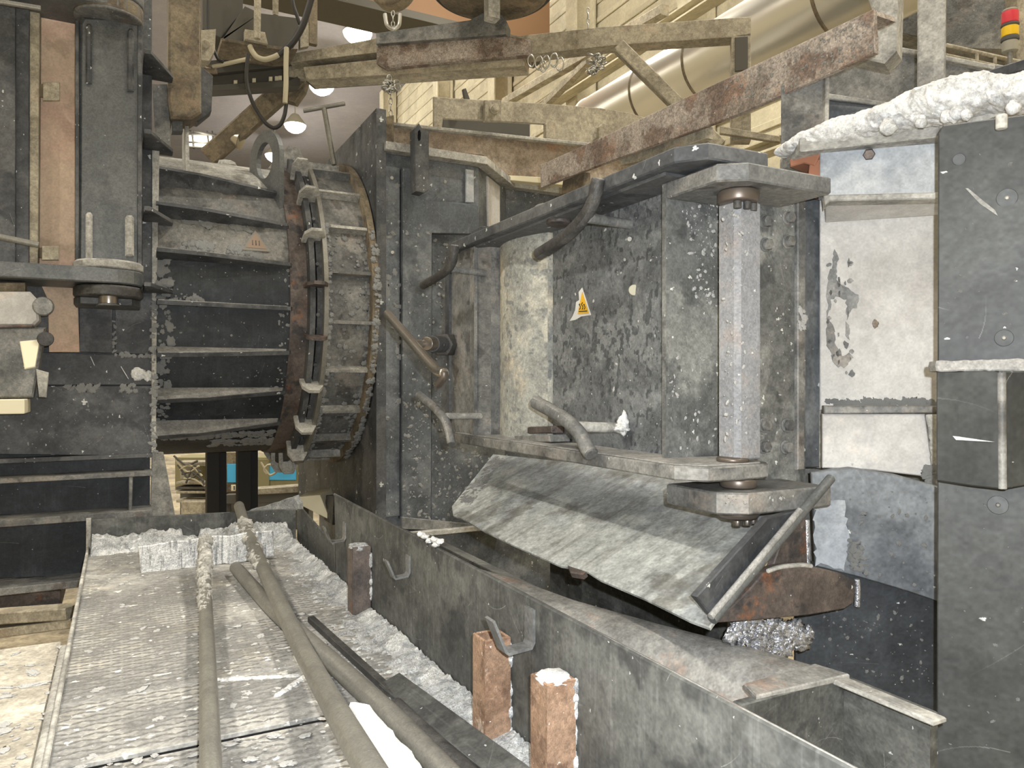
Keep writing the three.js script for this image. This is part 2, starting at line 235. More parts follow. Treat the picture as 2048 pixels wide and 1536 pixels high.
// loose layer lying on a level: height(x, z) in metres, negative = nothing there
function layer(x0, x1, z0, z1, step, y, height) {
  const nx = Math.round((x1 - x0) / step), nz = Math.round((z1 - z0) / step), pos = [], idx = [], h = [];
  for (let j = 0; j <= nz; j++) for (let i = 0; i <= nx; i++) { const x = x0 + (x1 - x0) * i / nx, z = z0 + (z1 - z0) * j / nz, v = height(x, z); h.push(v); pos.push(x, y + Math.max(v, -0.006), z); }
  for (let j = 0; j < nz; j++) for (let i = 0; i < nx; i++) { const a = j * (nx + 1) + i, b = a + 1, c = a + nx + 1, d = c + 1; if (Math.max(h[a], h[b], h[c], h[d]) < 0) continue; idx.push(a, c, b, b, c, d); }
  const g = new THREE.BufferGeometry(); g.setAttribute('position', new THREE.Float32BufferAttribute(pos, 3)); g.setIndex(idx); g.computeVertexNormals(); return boxUV(g);
}
// hexagon bolt head with washer
function hexBolt(p, n, r, h) { return join([cyl(p, p.clone().addScaledVector(n, h * 0.25), r * 1.25, r * 1.25, 16), cyl(p.clone().addScaledVector(n, h * 0.25), p.clone().addScaledVector(n, h), r, r, 6)]); }
// scattered drops of aluminium on a plane inside a pixel outline; one joined mesh
const inside = (x, y, P) => { let c = false; for (let i = 0, j = P.length - 1; i < P.length; j = i++) if ((P[i][1] > y) !== (P[j][1] > y) && x < (P[j][0] - P[i][0]) * (y - P[i][1]) / (P[j][1] - P[i][1]) + P[i][0]) c = !c; return c; };
const DROP = [0, 1, 2, 3].map((s) => lump(V(0, 0, 0), 1, 1, 1, 20 + s, 0.95, 2, undefined, undefined, undefined, 3.2));
function drops(pl, poly, n, r0, r1, seed, pow = 3) {
  const r = rng(seed), xs = poly.map((p) => p[0]), ys = poly.map((p) => p[1]), out = []; let t = 0;
  const x0 = Math.min(...xs), x1 = Math.max(...xs), y0 = Math.min(...ys), y1 = Math.max(...ys);
  while (out.length < n && t++ < n * 12) {
    const x = x0 + r() * (x1 - x0), y = y0 + r() * (y1 - y0); if (!inside(x, y, poly)) continue;
    const p = hit(x, y, pl), { n: nn, u, v } = frameOf(pl, p), s = r0 + (r1 - r0) * Math.pow(r(), pow), a = r() * 6.3, e = 0.6 + r() * 0.8, c = Math.cos(a), q = Math.sin(a);
    out.push(basis(DROP[Math.floor(r() * 4)].clone(), u.clone().multiplyScalar(c).addScaledVector(v, q).multiplyScalar(s * e), u.clone().multiplyScalar(-q).addScaledVector(v, c).multiplyScalar(s / e), nn.clone().multiplyScalar(Math.min(s * 0.22, 0.003)), p));
  }
  return join(out);
}

// ---------------------------------------------------------------- things, parts, setting
const taken = {}, THINGS = [];
function numbered(name) { taken[name] = (taken[name] || 0) + 1; return taken[name] === 1 ? name : name + '_' + String(taken[name] - 1).padStart(3, '0'); }
function thing(name, label, category, group) { const o = new THREE.Group(); o.name = numbered(name); o.userData = { label, category }; if (group) o.userData.group = group; scene.add(o); THINGS.push(o); return o; }
function part(parent, name, geo, mat, label, stuff) { const m = new THREE.Mesh(geo, mat); m.name = name; m.castShadow = m.receiveShadow = true; if (label) m.userData.label = label; if (stuff) m.userData.kind = 'stuff'; parent.add(m); return m; }
function single(name, geo, mat, label, category, group) { const m = new THREE.Mesh(geo, mat); geo.computeBoundingBox(); const b = geo.boundingBox, c = V((b.min.x + b.max.x) / 2, b.min.y, (b.min.z + b.max.z) / 2); geo.translate(-c.x, -c.y, -c.z); m.position.copy(c); m.name = numbered(name); m.castShadow = m.receiveShadow = true; m.userData = { label, category }; if (group) m.userData.group = group; scene.add(m); return m; }
function struct(name, geo, mat, label) { const m = new THREE.Mesh(geo, mat); m.name = name; m.castShadow = m.receiveShadow = true; m.userData = { kind: 'structure', label, category: name.split('_')[0] }; scene.add(m); return m; }

// ================================================================ the hall
struct('floor', box(-9, 7.6, -0.2, 0, -33.2, 6.2, 0), M.floor, 'dusty concrete hall floor');
struct('ceiling', box(-9.2, 7.8, 10.5, 10.7, -33.2, 6.2, 0), M.ceil, 'smooth grey hall ceiling');
const wr = struct('wall_right', box(7.5, 7.8, 0, 10.5, -33.2, 6.2, 0), M.wall, 'cream clad hall wall with horizontal ribs');
for (let y = 2.2; y < 10.4; y += 0.34) part(wr, 'cladding_rib', box(7.475, 7.5, y, y + 0.1, -33, 0, 0.01), M.wall);
struct('wall_left', box(-9.2, -9, 0, 10.5, -33.2, 6.2, 0), M.wall, 'cream hall wall');
struct('wall_back', box(-9, 7.5, 0, 10.5, -33.2, -33, 0), M.ceil, 'pale grey far end wall');
struct('wall_front', box(-9, 7.5, 0, 10.5, 6, 6.2, 0), M.wall, 'cream end wall of the hall');
for (const z of [-22, -17.6, -14.4, -11.2, -8.2]) {
  const t = thing('steel_column', 'tall cream steel column against the clad hall wall', 'column', 'columns along the clad wall');
  part(t, 'flange', box(7.02, 7.05, 0, 10.5, z - 0.16, z + 0.16), M.wall); part(t, 'web', box(7.05, 7.41, 0, 10.5, z - 0.02, z + 0.02), M.wall); part(t, 'flange', box(7.41, 7.44, 0, 10.5, z - 0.16, z + 0.16), M.wall);
}
for (const [y, l] of [[3.35, 'low cream rail running along the hall columns'], [4.35, 'cream rail between the columns above the silver duct'], [6.6, 'high cream rail running along the hall columns']])
  { const t = thing('wall_rail', l, 'rail'); part(t, 'web', box(6.9, 7.0, y, y + 0.16, -28, -4), M.wall); part(t, 'lip', box(6.78, 6.9, y + 0.13, y + 0.16, -28, -4), M.wall); part(t, 'lip', box(6.78, 6.9, y, y + 0.03, -28, -4), M.wall); }
// high-bay lamps: two rows along the hall, 3.44 m apart; four of them are in view
const lens = plain(0xffffff, 0.5, 0, { emissive: LAMP_COLOR, emissiveIntensity: 9 });
for (const [x, row] of [[4.8, 'right'], [-4.8, 'left']]) for (let k = 0; k < 10; k++) {
  const ORD = ['nearest', 'second from', 'third from', 'fourth from', 'fifth from', 'sixth from', 'seventh from', 'eighth from', 'ninth from', 'tenth from'], z = -27.1 + 3.44 * k, t = thing('high_bay_lamp', 'bright high-bay lamp over the ' + (row === 'right' ? 'furnace' : 'aisle') + ' side, ' + ORD[k] + ' the far end wall', 'lamp', row === 'right' ? 'high-bay lamps over the furnace side' : 'high-bay lamps over the aisle side');
  part(t, 'housing', cyl(V(x, 9.6, z), V(x, 9.93, z), 0.34, 0.12, 24), M.lightGrey); part(t, 'hanger', cyl(V(x, 9.93, z), V(x, 10.5, z), 0.02, 0.02, 8), M.lightGrey); { const g = new THREE.LatheGeometry([[0, -0.24], [0.12, -0.22], [0.23, -0.16], [0.3, -0.08], [0.33, 0]].map(([a, b]) => new THREE.Vector2(a, b)), 24); g.translate(x, 9.6, z); part(t, 'lens', boxUV(g), lens); }
  const l = new THREE.SpotLight(LAMP_COLOR, LAMP, 0, 1.05, 1, 2); l.position.set(x, 9.3, z); l.target.position.set(x, 0, z); scene.add(l.target); l.castShadow = true; l.shadow.radius = 9; scene.add(l);
  const g2 = new THREE.PointLight(LAMP_COLOR, LAMP * 0.22, 0, 2); g2.position.set(x, 9.28, z); g2.castShadow = true; g2.shadow.radius = 9; scene.add(g2);   // the dome's all-round glow
}
// overhead crane girder crossing the hall, painted orange
{ const t = thing('crane_girder', 'orange overhead crane girder crossing the hall under the ceiling', 'crane'); part(t, 'girder', box(-8.9, 7.0, 7.75, 9.1, -12.3, -11.9), M.orange); part(t, 'lower_flange', box(-8.9, 7.0, 7.62, 7.75, -12.5, -11.7), M.dull); }
// silver duct along the wall side
{ const t = thing('silver_duct', 'thick shiny silver insulated duct slanting away behind the girders', 'duct'), a = hit(1205, 245, PX(4.6)), c = hit(1460, 118, PX(4.6)), e = hit(1800, -60, PX(4.6)), y = (a.y + c.y) / 2;
  part(t, 'duct_pipe', cyl(V(4.6, y, a.z - 0.1), V(4.6, y, e.z + 0.4), 0.33, 0.33, 48), M.duct);
  for (const z of [a.z + 0.9, c.z - 0.25, c.z + 1.1]) part(t, 'strap_band', cyl(V(4.6, y, z), V(4.6, y, z + 0.04), 0.338, 0.338, 48), M.brown); 
  part(t, 'end_cap', cyl(V(4.6, y, a.z - 0.12), V(4.6, y, a.z - 0.1), 0.335, 0.335, 40), M.duct); }
// long angle beams below and above the duct
for (const [a, b, w, l] of [[[1085, 215], [1240, 60], 0.1, 'cream angle iron slanting down behind the hanging chain loops'], [[1010, 205], [1330, 20], 0.12, 'cream slanting beam behind the chains and wire loops'], [[1190, 220], [1480, 70], 0.08, 'thin grey rail lying along the top of the silver duct']])
  single('wall_beam', bar(hit(...a, PX(5.6)), hit(...b, PX(5.6)), w, w), M.tanDust, l, 'beam');

// ================================================================ left: machine frame behind the platform
const ZF = -4.4, XL = -0.75, XR = 0.154;
{
  const t = thing('machine_frame', 'dark heavy welded steel machine frame with ledges left of the ribbed drum', 'frame');
  part(t, 'lower_plate', slab(PZ(ZF), [[-70, 772], [304, 772], [304, 912], [-70, 908]], 0.06), M.dark);
  part(t, 'band_plate', slab(PZ(ZF - 0.002), [[70, 704], [304, 711], [304, 770], [70, 770]], 0.05), M.dark);
  part(t, 'upper_plate', slab(PZ(ZF - 0.004), [[158, 570], [226, 570], [226, 706], [158, 704]], 0.05), M.dark);
  part(t, 'upper_plate', slab(PZ(ZF - 0.004), [[230, 570], [304, 570], [304, 709], [230, 707]], 0.05), M.dark);
  part(t, 'backing_plate', slab(PZ(ZF - 0.06), [[-70, -60], [304, -60], [304, 772], [-70, 772]], 0.04), M.dark);
  part(t, 'side_plate', slab(PZ(ZF + 0.01), [[284, 40], [304, 40], [304, 575], [284, 575]], 0.08), M.dark);
  part(t, 'end_flange', slab(PZ(ZF + 0.02), [[304, 300], [319, 300], [314, 560], [312, 905], [303, 905]], 0.12), M.dusty);
  part(t, 'web', slab(PZ(ZF - 0.07), [[-70, 900], [300, 900], [300, 1045], [-70, 1050]], 0.04), M.black);
  part(t, 'lower_web', slab(PZ(ZF - 0.05), [[-70, 1030], [178, 1030], [178, 1150], [-70, 1160]], 0.05), M.black);
  for (const [y, z, th] of [[1.235, -4.37, 0.022], [1.145, -4.34, 0.025], [0.95, -4.3, 0.035], [0.628, -4.28, 0.035]]) part(t, 'ledge', box(XL - 0.1, y < 0.7 ? 0.0 : XR - 0.005, y - th, y, ZF - 0.09, z), y > 1.2 ? M.dark : M.steel);
  part(t, 'stiffener', slab(PZ(-4.35), [[258, 952], [266, 952], [264, 1022], [257, 1022]], 0.1), M.steel);
  part(t, 'corner_plate', slab(PZ(-4.5), [[304, 905], [327, 905], [352, 1040], [300, 1040]], 0.05), M.dusty);
  // horizontal triangular gussets seen from below
  for (const [y0, y1] of [[60, 150], [236, 300], [398, 444], [560, 586]]) {
    const a = hit(285, y1, PZ(ZF)), b = hit(346, y1 - 6, PZ(ZF)), Y = a.y, r = ray(285, y0), c = EYE.clone().addScaledVector(r, (Y + 0.0 - EYE.y) / r.y);
    part(t, 'gusset', prism([[a.x, a.z - 0.05], [a.x, Math.min(c.z, -4.1)], [a.x + 0.03, Math.min(c.z, -4.1)], [b.x, b.z + 0.02], [b.x, b.z - 0.05]], Y, Y + 0.022), M.dark);
  }
  // weld seam and cold splashes
  part(t, 'aluminium_splash', join([drops(PZ(ZF), [[0, 775], [300, 775], [300, 905], [0, 900]], 120, 0.001, 0.006, 5), drops(PZ(ZF), [[130, 771], [196, 771], [190, 782], [135, 780]], 26, 0.006, 0.014, 6, 1), drops(PZ(ZF), [[234, 771], [276, 771], [270, 786], [240, 780]], 18, 0.006, 0.014, 7, 1), drops(PZ(ZF), [[226, 640], [232, 640], [232, 702], [226, 702]], 16, 0.004, 0.009, 8, 1), drops(PZ(ZF + 0.02), [[303, 600], [314, 600], [312, 905], [303, 905]], 70, 0.004, 0.014, 9, 2), drops(PZ(ZF - 0.002), [[228, 704], [302, 707], [302, 714], [228, 712]], 30, 0.004, 0.01, 10, 1)]), M.dross, 'pale grey splashes of cold aluminium', true);
  part(t, 'white_splash', join([lump(hit(277, 748, PZ(ZF)), 0.036, 0.034, 0.012, 3, 0.3), lump(hit(296, 752, PZ(ZF)), 0.022, 0.028, 0.01, 5, 0.3)]), M.white, 'round white blob');
  part(t, 'streak', bar(hit(181, 713, PZ(ZF)), hit(189, 731, PZ(ZF)), 0.008, 0.003), M.white); part(t, 'streak', bar(hit(242, 733, PZ(ZF)), hit(257, 758, PZ(ZF)), 0.008, 0.003), M.white);
}
{
  const t = thing('pivot_post', 'dark grey vertical pivot post with welded strips and stacked round collars', 'post'), z = -4.16, pc = hit(218, 540, PZ(-4.2)), yy = (p) => yAt(218, p, PZ(-4.2));
  part(t, 'post_body', slab(PZ(z), [[156, 44], [164, 30], [272, 34], [284, 50], [283, 530], [275, 536], [160, 536], [153, 526]], 0.16, { bevel: 0.02 }), M.post);
  part(t, 'edge_rail', slab(PZ(z + 0.01), [[150, 40], [158, 40], [158, 534], [150, 534]], 0.1), M.dark); part(t, 'edge_rail', slab(PZ(z + 0.012), [[275, 44], [285, 44], [284, 532], [275, 532]], 0.1), M.dark);
  for (const [x0, y0, x1, y1, m] of [[171, 46, 184, 166, M.dark], [254, 56, 268, 182, M.dark], [171, 424, 185, 522, M.dusty], [250, 430, 268, 512, M.dusty]]) part(t, 'welded_strip', slab(PZ(z + 0.022), [[x0, y0 + 5], [x0 + 4, y0], [x1 - 4, y0], [x1, y0 + 5], [x1, y1], [x0, y1]], 0.024, { bevel: 0.008 }), m);
  const R = 0.152, c = (p) => V(pc.x, yy(p), pc.z + 0.02);
  for (const [a, b, r, m] of [[545, 527, R, M.dusty], [598, 576, R, M.rodDark], [48, 38, R, M.steel], [14, -16, R * 1.02, M.steel], [46, 14, R * 1.0, M.brown]]) part(t, 'collar', cyl(c(a), c(b), r, r, 40, 0.06), m);
  const cf = (p) => c(p).add(V(0.0, 0, 0.1)); part(t, 'pin', cyl(cf(614), cf(590), 0.042, 0.042, 24), M.pin, 'shiny worn pivot pin'); part(t, 'pin_foot', cyl(cf(618), cf(612), 0.055, 0.05, 24), M.rodDark);
  part(t, 'pin_top', cyl(c(528), c(519), 0.03, 0.028, 16), M.steel);
  part(t, 'lower_bracket', prism([[pc.x - 0.15, pc.z - 0.2], [pc.x - 0.15, pc.z], [pc.x - 0.12, pc.z + 0.06], [pc.x + 0.1, pc.z + 0.06], [pc.x + 0.14, pc.z - 0.02], [pc.x + 0.14, pc.z - 0.2]], yy(612), yy(598)), M.dark);
}
for (const [a, b, l] of [[574, 545, 'flat grey swing arm resting on the lower collars of the pivot post'], [40, 14, 'flat dark swing arm on the upper collar of the pivot post']]) {
  const pc = hit(218, 540, PZ(-4.2)), yy = (p) => yAt(218, p, PZ(-4.2)), t = thing('swing_arm', l, 'arm'), R = 0.152, plan = [[-1.4, pc.z - 0.13], [-1.4, pc.z + 0.17]];
  for (let k = 0; k <= 12; k++) { const q = Math.PI / 2 - k * Math.PI / 12; plan.push([pc.x + R * Math.cos(q), pc.z + 0.02 + R * Math.sin(q)]); }
  part(t, 'arm_plate', prism(plan, yy(a), yy(b), 0.006), M.post);
}
{
  const t = thing('backing_panel', 'pinkish beige painted panel behind the pivot post with small square tabs', 'panel');
  part(t, 'panel_sheet', slab(PZ(-4.37), [[70, 20], [154, 40], [154, 560], [159, 704], [98, 704], [96, 600], [78, 560]], 0.02), M.beige);
  part(t, 'channel_edge', slab(PZ(-4.28), [[59, 10], [80, 10], [76, 540], [58, 540]], 0.08), M.tanDust);
  part(t, 'tab', slab(PZ(-4.2), rect(86, 164, 120, 201), 0.012), M.tanDust); part(t, 'tab', slab(PZ(-4.2), rect(84, 492, 118, 520), 0.012), M.tanDust);
  part(t, 'tab_stem', bar(hit(82, 182, PZ(-4.3)), hit(92, 182, PZ(-4.21)), 0.02, 0.06), M.brown); part(t, 'tab_stem', bar(hit(82, 506, PZ(-4.3)), hit(92, 506, PZ(-4.21)), 0.02, 0.05), M.brown);
  part(t, 'dark_strip', slab(PZ(-4.27), [[30, 5], [59, 10], [58, 540], [31, 540]], 0.06), M.dark);
  part(t, 'side_sheet', slab(PZ(-4.25), [[-70, 0], [31, 5], [31, 545], [-70, 545]], 0.05), M.dark);
}
single('guide_rod', cyl(hit(-60, 461, PZ(-4.02)), hit(78, 490, PZ(-4.02)), 0.014, 0.014, 16), M.rod, 'thin grey rod ending beside the beige panel, above the lower swing arm', 'rod');
single('guide_rod', cyl(hit(-60, -6, PZ(-4.02)), hit(82, 17, PZ(-4.02)), 0.012, 0.012, 16), M.rod, 'thin grey rod under the upper swing arm', 'rod');
{
  const t = thing('drive_casing', 'scuffed white and grey machine casing below the lower swing arm', 'casing'), z = -4.08;
  part(t, 'white_cover', slab(PZ(z + 0.03), [[-70, 583], [60, 583], [74, 598], [78, 640], [66, 652], [-70, 652]], 0.12, { bevel: 0.01 }), M.shell);
  part(t, 'cover_edge', slab(PZ(z + 0.035), [[-70, 650], [68, 649], [64, 654], [-70, 656]], 0.12), M.rustDark);
  part(t, 'top_box', slab(PZ(z - 0.02), rect(-70, 565, 50, 585), 0.1), M.brown);
  part(t, 'grey_cover', slab(PZ(z), [[-70, 655], [92, 655], [86, 684], [66, 795], [-70, 797]], 0.1, { bevel: 0.008 }), M.steel);
  part(t, 'lit_face', slab(P3(hit(40, 682, PZ(z + 0.05)), hit(80, 678, PZ(z + 0.02)), hit(50, 736, PZ(z + 0.13))), [[40, 682], [80, 678], [71, 733], [50, 737]], 0.012), M.paleStep, 'slanting metal face with the light on it painted cream');  // cream colour paints the light falling on this slanting metal face
  part(t, 'foot_plate', slab(PZ(z + 0.02), [[72, 738], [97, 745], [92, 795], [78, 794]], 0.04), M.dusty);
  part(t, 'lip', box(-1.2, hit(56, 800, PZ(z)).x, yAt(20, 826, PZ(z)), yAt(20, 798, PZ(z)), z - 0.1, z + 0.14), M.paleStep, 'cream lower lip');
  part(t, 'knob', cyl(hit(86, 613, PZ(z)), hit(86, 613, PZ(z + 0.06)), 0.045, 0.04, 20), M.steel); part(t, 'hole_boss', cyl(hit(91, 678, PZ(z)), hit(91, 678, PZ(z + 0.05)), 0.034, 0.034, 20), M.rodDark);
}
{ const t = thing('floor_box', 'dark brown box under the machine frame', 'box'); part(t, 'body', slab(PZ(-4.7), rect(-70, 1155, 122, 1216), 0.4), M.rustDark); part(t, 'foot', slab(PZ(-4.7), rect(-70, 1216, 60, 1250), 0.3), M.soot); }
for (const [a, b, c, l] of [[[-40, 1235], [150, 1222], 0.05, 'pale bar standing in for a streak of light on the floor beneath the machine frame beside the dark box'], [[-40, 1268], [160, 1240], 0.04, 'lower pale bar standing in for a streak of light on the floor near the end of the pale platform']]) single('floor_light_streak', bar(hit(...a, PZ(-4.0)), hit(...b, PZ(-3.7)), 0.1, c), M.tanDust, l, 'rail');  // tan bars painted in for streaks of light on the floor

// ================================================================ ribbed drum with its ring
const DY = 2.09, DZ = -5.32, DR = 0.94, RAD = Math.PI / 180;
const dp = (x, th, r) => V(x, DY + r * Math.sin(th * RAD), DZ + r * Math.cos(th * RAD));
function arcPlate(x0, x1, th0, th1, r0, r1, seg) {           // curved shell piece between two angles
  const sh = new THREE.Shape(); for (let i = 0; i <= seg; i++) { const a = (th0 + (th1 - th0) * i / seg) * RAD; i ? sh.lineTo(r1 * Math.cos(a), r1 * Math.sin(a)) : sh.moveTo(r1 * Math.cos(a), r1 * Math.sin(a)); }
  for (let i = seg; i >= 0; i--) { const a = (th0 + (th1 - th0) * i / seg) * RAD; sh.lineTo(r0 * Math.cos(a), r0 * Math.sin(a)); }
  const g = boxUV(new THREE.ExtrudeGeometry(sh, { depth: x1 - x0, bevelEnabled: false, curveSegments: 4 }));
  return basis(g, V(0, 0, 1), V(0, 1, 0), V(-1, 0, 0), V(x1, DY, DZ));
}
function radialPlate(th, pts, w) {                            // flat plate standing radially on the drum: pts [x, r]
  const g = new THREE.ExtrudeGeometry(new THREE.Shape(pts.map(([x, r]) => new THREE.Vector2(x, r))), { depth: w, bevelEnabled: false }); g.translate(0, 0, -w / 2);
  const v = V(0, Math.sin(th * RAD), Math.cos(th * RAD)), u = V(1, 0, 0); return basis(boxUV(g), u, v, u.clone().cross(v), V(0, DY, DZ));
}
function ringPlate(x, w, pts) { const g = new THREE.ExtrudeGeometry(new THREE.Shape(pts.map(([z, y]) => new THREE.Vector2(z, y))), { depth: w, bevelEnabled: false }); return basis(boxUV(g), V(0, 0, 1), V(0, 1, 0), V(-1, 0, 0), V(x + w, 0, 0)); }
{
  const t = thing('furnace_drum', 'large ribbed dark steel drum lying on its side with tapering fins', 'drum');
  for (let k = 0; k < 24; k++) {
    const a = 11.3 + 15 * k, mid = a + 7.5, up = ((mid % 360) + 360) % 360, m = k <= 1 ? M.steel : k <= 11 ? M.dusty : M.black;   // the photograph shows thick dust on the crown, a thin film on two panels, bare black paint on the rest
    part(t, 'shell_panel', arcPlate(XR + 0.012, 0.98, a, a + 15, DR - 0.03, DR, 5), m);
    const long = (up > 60 && up < 130) || (a > 240 && a < 300) ? 0 : 1; if (!long) continue;
    const rib = part(t, 'rib', radialPlate(a, [[XR + 0.015, DR - 0.01], [XR + 0.015, DR + 0.115], [0.4, DR + 0.1], [0.86, DR + 0.035], [0.88, DR - 0.01]], 0.022), M.dark);
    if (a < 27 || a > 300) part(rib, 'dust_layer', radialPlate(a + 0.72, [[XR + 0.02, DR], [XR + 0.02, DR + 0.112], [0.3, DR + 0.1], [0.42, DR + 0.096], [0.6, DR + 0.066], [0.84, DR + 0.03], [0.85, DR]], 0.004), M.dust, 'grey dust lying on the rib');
  }
  part(t, 'end_disc', arcPlate(XR + 0.02, XR + 0.05, 0, 359.99, 0.2, DR - 0.03, 64), M.dark);
  part(t, 'rim_band', arcPlate(0.86, 1.0, -110, 120, DR, DR + 0.012, 48), M.rustDark, 'rust-tinged band beside the ring');
  // fins and lifting lug on the dusty top
  part(t, 'top_fin', ringPlate(0.33, 0.02, [[DZ + 0.42, DY + 0.78], [DZ + 0.66, DY + 0.6], [DZ + 0.72, DY + 0.66], [DZ + 0.62, DY + 1.06], [DZ + 0.5, DY + 1.1], [DZ + 0.42, DY + 1.02]]), M.dusty);
  const lug = new THREE.Shape(); for (let k = 0; k <= 20; k++) { const q = Math.PI * k / 20; lug[k ? 'lineTo' : 'moveTo'](0.17 * Math.cos(q), 0.34 + 0.17 * Math.sin(q)); } lug.lineTo(-0.17, 0); lug.lineTo(0.17, -0.2);
  const hole = new THREE.Path(); for (let k = 0; k <= 24; k++) { const q = Math.PI * 2 * k / 24; hole[k ? 'lineTo' : 'moveTo'](0.09 * Math.cos(q), 0.33 + 0.11 * Math.sin(q)); } lug.holes.push(hole);
  part(t, 'lifting_lug', basis(boxUV(new THREE.ExtrudeGeometry(lug, { depth: 0.03, bevelEnabled: false })), V(0.36, 0, 0.933), V(0, 1, 0), V(-0.933, 0, 0.36), V(0.8, DY + 0.53, DZ + 0.6)), M.post);
  part(t, 'top_lump', lump(dp(0.62, 84, DR + 0.01), 0.06, 0.03, 0.05, 4), M.dusty);
  // warning triangle on the second panel
  { const c = dp(0.68, 19.5, DR + 0.004), v = V(0, Math.cos(19.5 * RAD), -Math.sin(19.5 * RAD)), n = V(0, Math.sin(19.5 * RAD), Math.cos(19.5 * RAD)), tri = (s, o) => new THREE.Shape([[-0.075 * s, -0.06 * s], [0.075 * s, -0.06 * s], [0, 0.07 * s]].map(([x, y]) => new THREE.Vector2(x, y)));
    const sg = part(t, 'warning_sign', basis(boxUV(new THREE.ExtrudeGeometry(tri(1), { depth: 0.004, bevelEnabled: false })), V(1, 0, 0), v, n, c), M.fadedRim, 'dust-covered triangular warning sign');
    part(sg, 'sign_field', basis(boxUV(new THREE.ExtrudeGeometry(tri(0.74), { depth: 0.002, bevelEnabled: false })), V(1, 0, 0), v, n, c.clone().addScaledVector(n, 0.0045)), M.fadedSign);
    for (const x of [-0.018, 0, 0.018]) part(sg, 'heat_wave', basis(boxUV(new THREE.BoxGeometry(0.005, 0.03, 0.002)), V(1, 0, 0), v, n, c.clone().addScaledVector(V(1, 0, 0), x).addScaledVector(v, -0.012).addScaledVector(n, 0.0075)), M.rustDark); }
  const clump = (x0, x1, a0, a1, n, s, seed) => { const r = rng(seed), L = []; for (let k = 0; k < n; k++) { const th = a0 + (a1 - a0) * r(), x = x0 + (x1 - x0) * r(), v = V(0, Math.cos(th * RAD), -Math.sin(th * RAD)), nn = V(0, Math.sin(th * RAD), Math.cos(th * RAD)), q = s * (0.35 + 0.9 * r() * r()); L.push(basis(DROP[k % 4].clone(), V(q * (0.7 + r() * 0.6), 0, 0), v.multiplyScalar(q * (0.7 + r() * 0.6)), nn.multiplyScalar(Math.min(q * 0.3, 0.006)), dp(x, th, DR + 0.002))); } return join(L); };
  part(t, 'aluminium_splash', join([clump(0.32, 0.48, 24.2, 25.8, 34, 0.02, 1), clump(0.56, 0.66, 23.4, 25.4, 24, 0.02, 2), clump(0.3, 0.46, 14.8, 17, 44, 0.02, 3), clump(0.53, 0.7, 13.6, 17, 54, 0.02, 31), clump(0.2, 0.98, -60, 10, 150, 0.005, 4), clump(0.8, 0.98, -40, 12, 110, 0.01, 5), clump(0.2, 0.84, -60, -56, 160, 0.022, 6), clump(0.2, 0.4, -4, -1, 40, 0.012, 7), clump(0.48, 0.96, -68, -62, 140, 0.026, 8), clump(0.18, 0.24, -60, 12, 110, 0.02, 9)]), M.dross, 'grey crusts and flecks of cold aluminium', true);
}
{
  const t = thing('drum_ring', 'big open ring of two hoops and cross bars at the end of the drum', 'ring'), RO = 1.04;
  part(t, 'inner_barrel', arcPlate(1.0, 1.352, 0, 359.99, 0.955, 0.975, 72), M.steel);
  part(t, 'flange', arcPlate(0.955, 0.985, 0, 359.99, 0.9, 1.03, 72), M.dark);
  part(t, 'hoop', arcPlate(1.03, 1.055, 0, 359.99, 0.972, RO + 0.012, 96), M.rod); part(t, 'hoop', arcPlate(1.315, 1.355, 0, 359.99, 0.972, RO, 96), M.brown);
  part(t, 'face_ring', arcPlate(1.0, 1.03, 0, 359.99, 0.97, 1.005, 96), M.dark);
  for (let k = 0; k < 22; k++) { const a = 9 + 360 / 22 * k; part(t, 'cross_bar', radialPlate(a, [[1.055, 0.972], [1.055, 1.025], [1.32, 1.025], [1.32, 0.972]], 0.02), k % 3 ? M.dusty : M.steel); }
  for (let k = 0; k < 22; k++) { const a = 4 + 360 / 22 * k; part(t, 'clamp_plate', radialPlate(a, [[0.93, 0.97], [0.93, 1.06], [0.96, 1.11], [1.02, 1.11], [1.05, 1.06], [1.05, 0.97]], 0.02), k === 21 || k === 0 ? M.rustDark : M.dusty); part(t, 'bolt', cyl(dp(1.0, a + 7, 1.0), dp(1.0, a + 7, 1.03), 0.012, 0.012, 6), M.dark); }
  const L = [], r = rng(77); for (let k = 0; k < 620; k++) { const th = -75 + 100 * r(), w = r(), x = w < 0.35 ? 1.355 - 0.03 * r() : w < 0.6 ? 1.055 + 0.02 * r() : w < 0.8 ? 1.29 + 0.03 * r() : 1.06 + 0.24 * r(), rr = w < 0.35 ? RO + 0.004 : w < 0.6 ? RO + 0.004 : 0.978, v = V(0, Math.cos(th * RAD), -Math.sin(th * RAD)), n = V(0, Math.sin(th * RAD), Math.cos(th * RAD)), q = 0.004 + 0.016 * r() * r(); L.push(basis(DROP[k % 4].clone(), V(q, 0, 0), v.multiplyScalar(q), n.multiplyScalar(q * 0.4), dp(x, th, rr))); }
  part(t, 'aluminium_splash', join(L), M.dross, 'rough silver-grey aluminium crust', true);
}

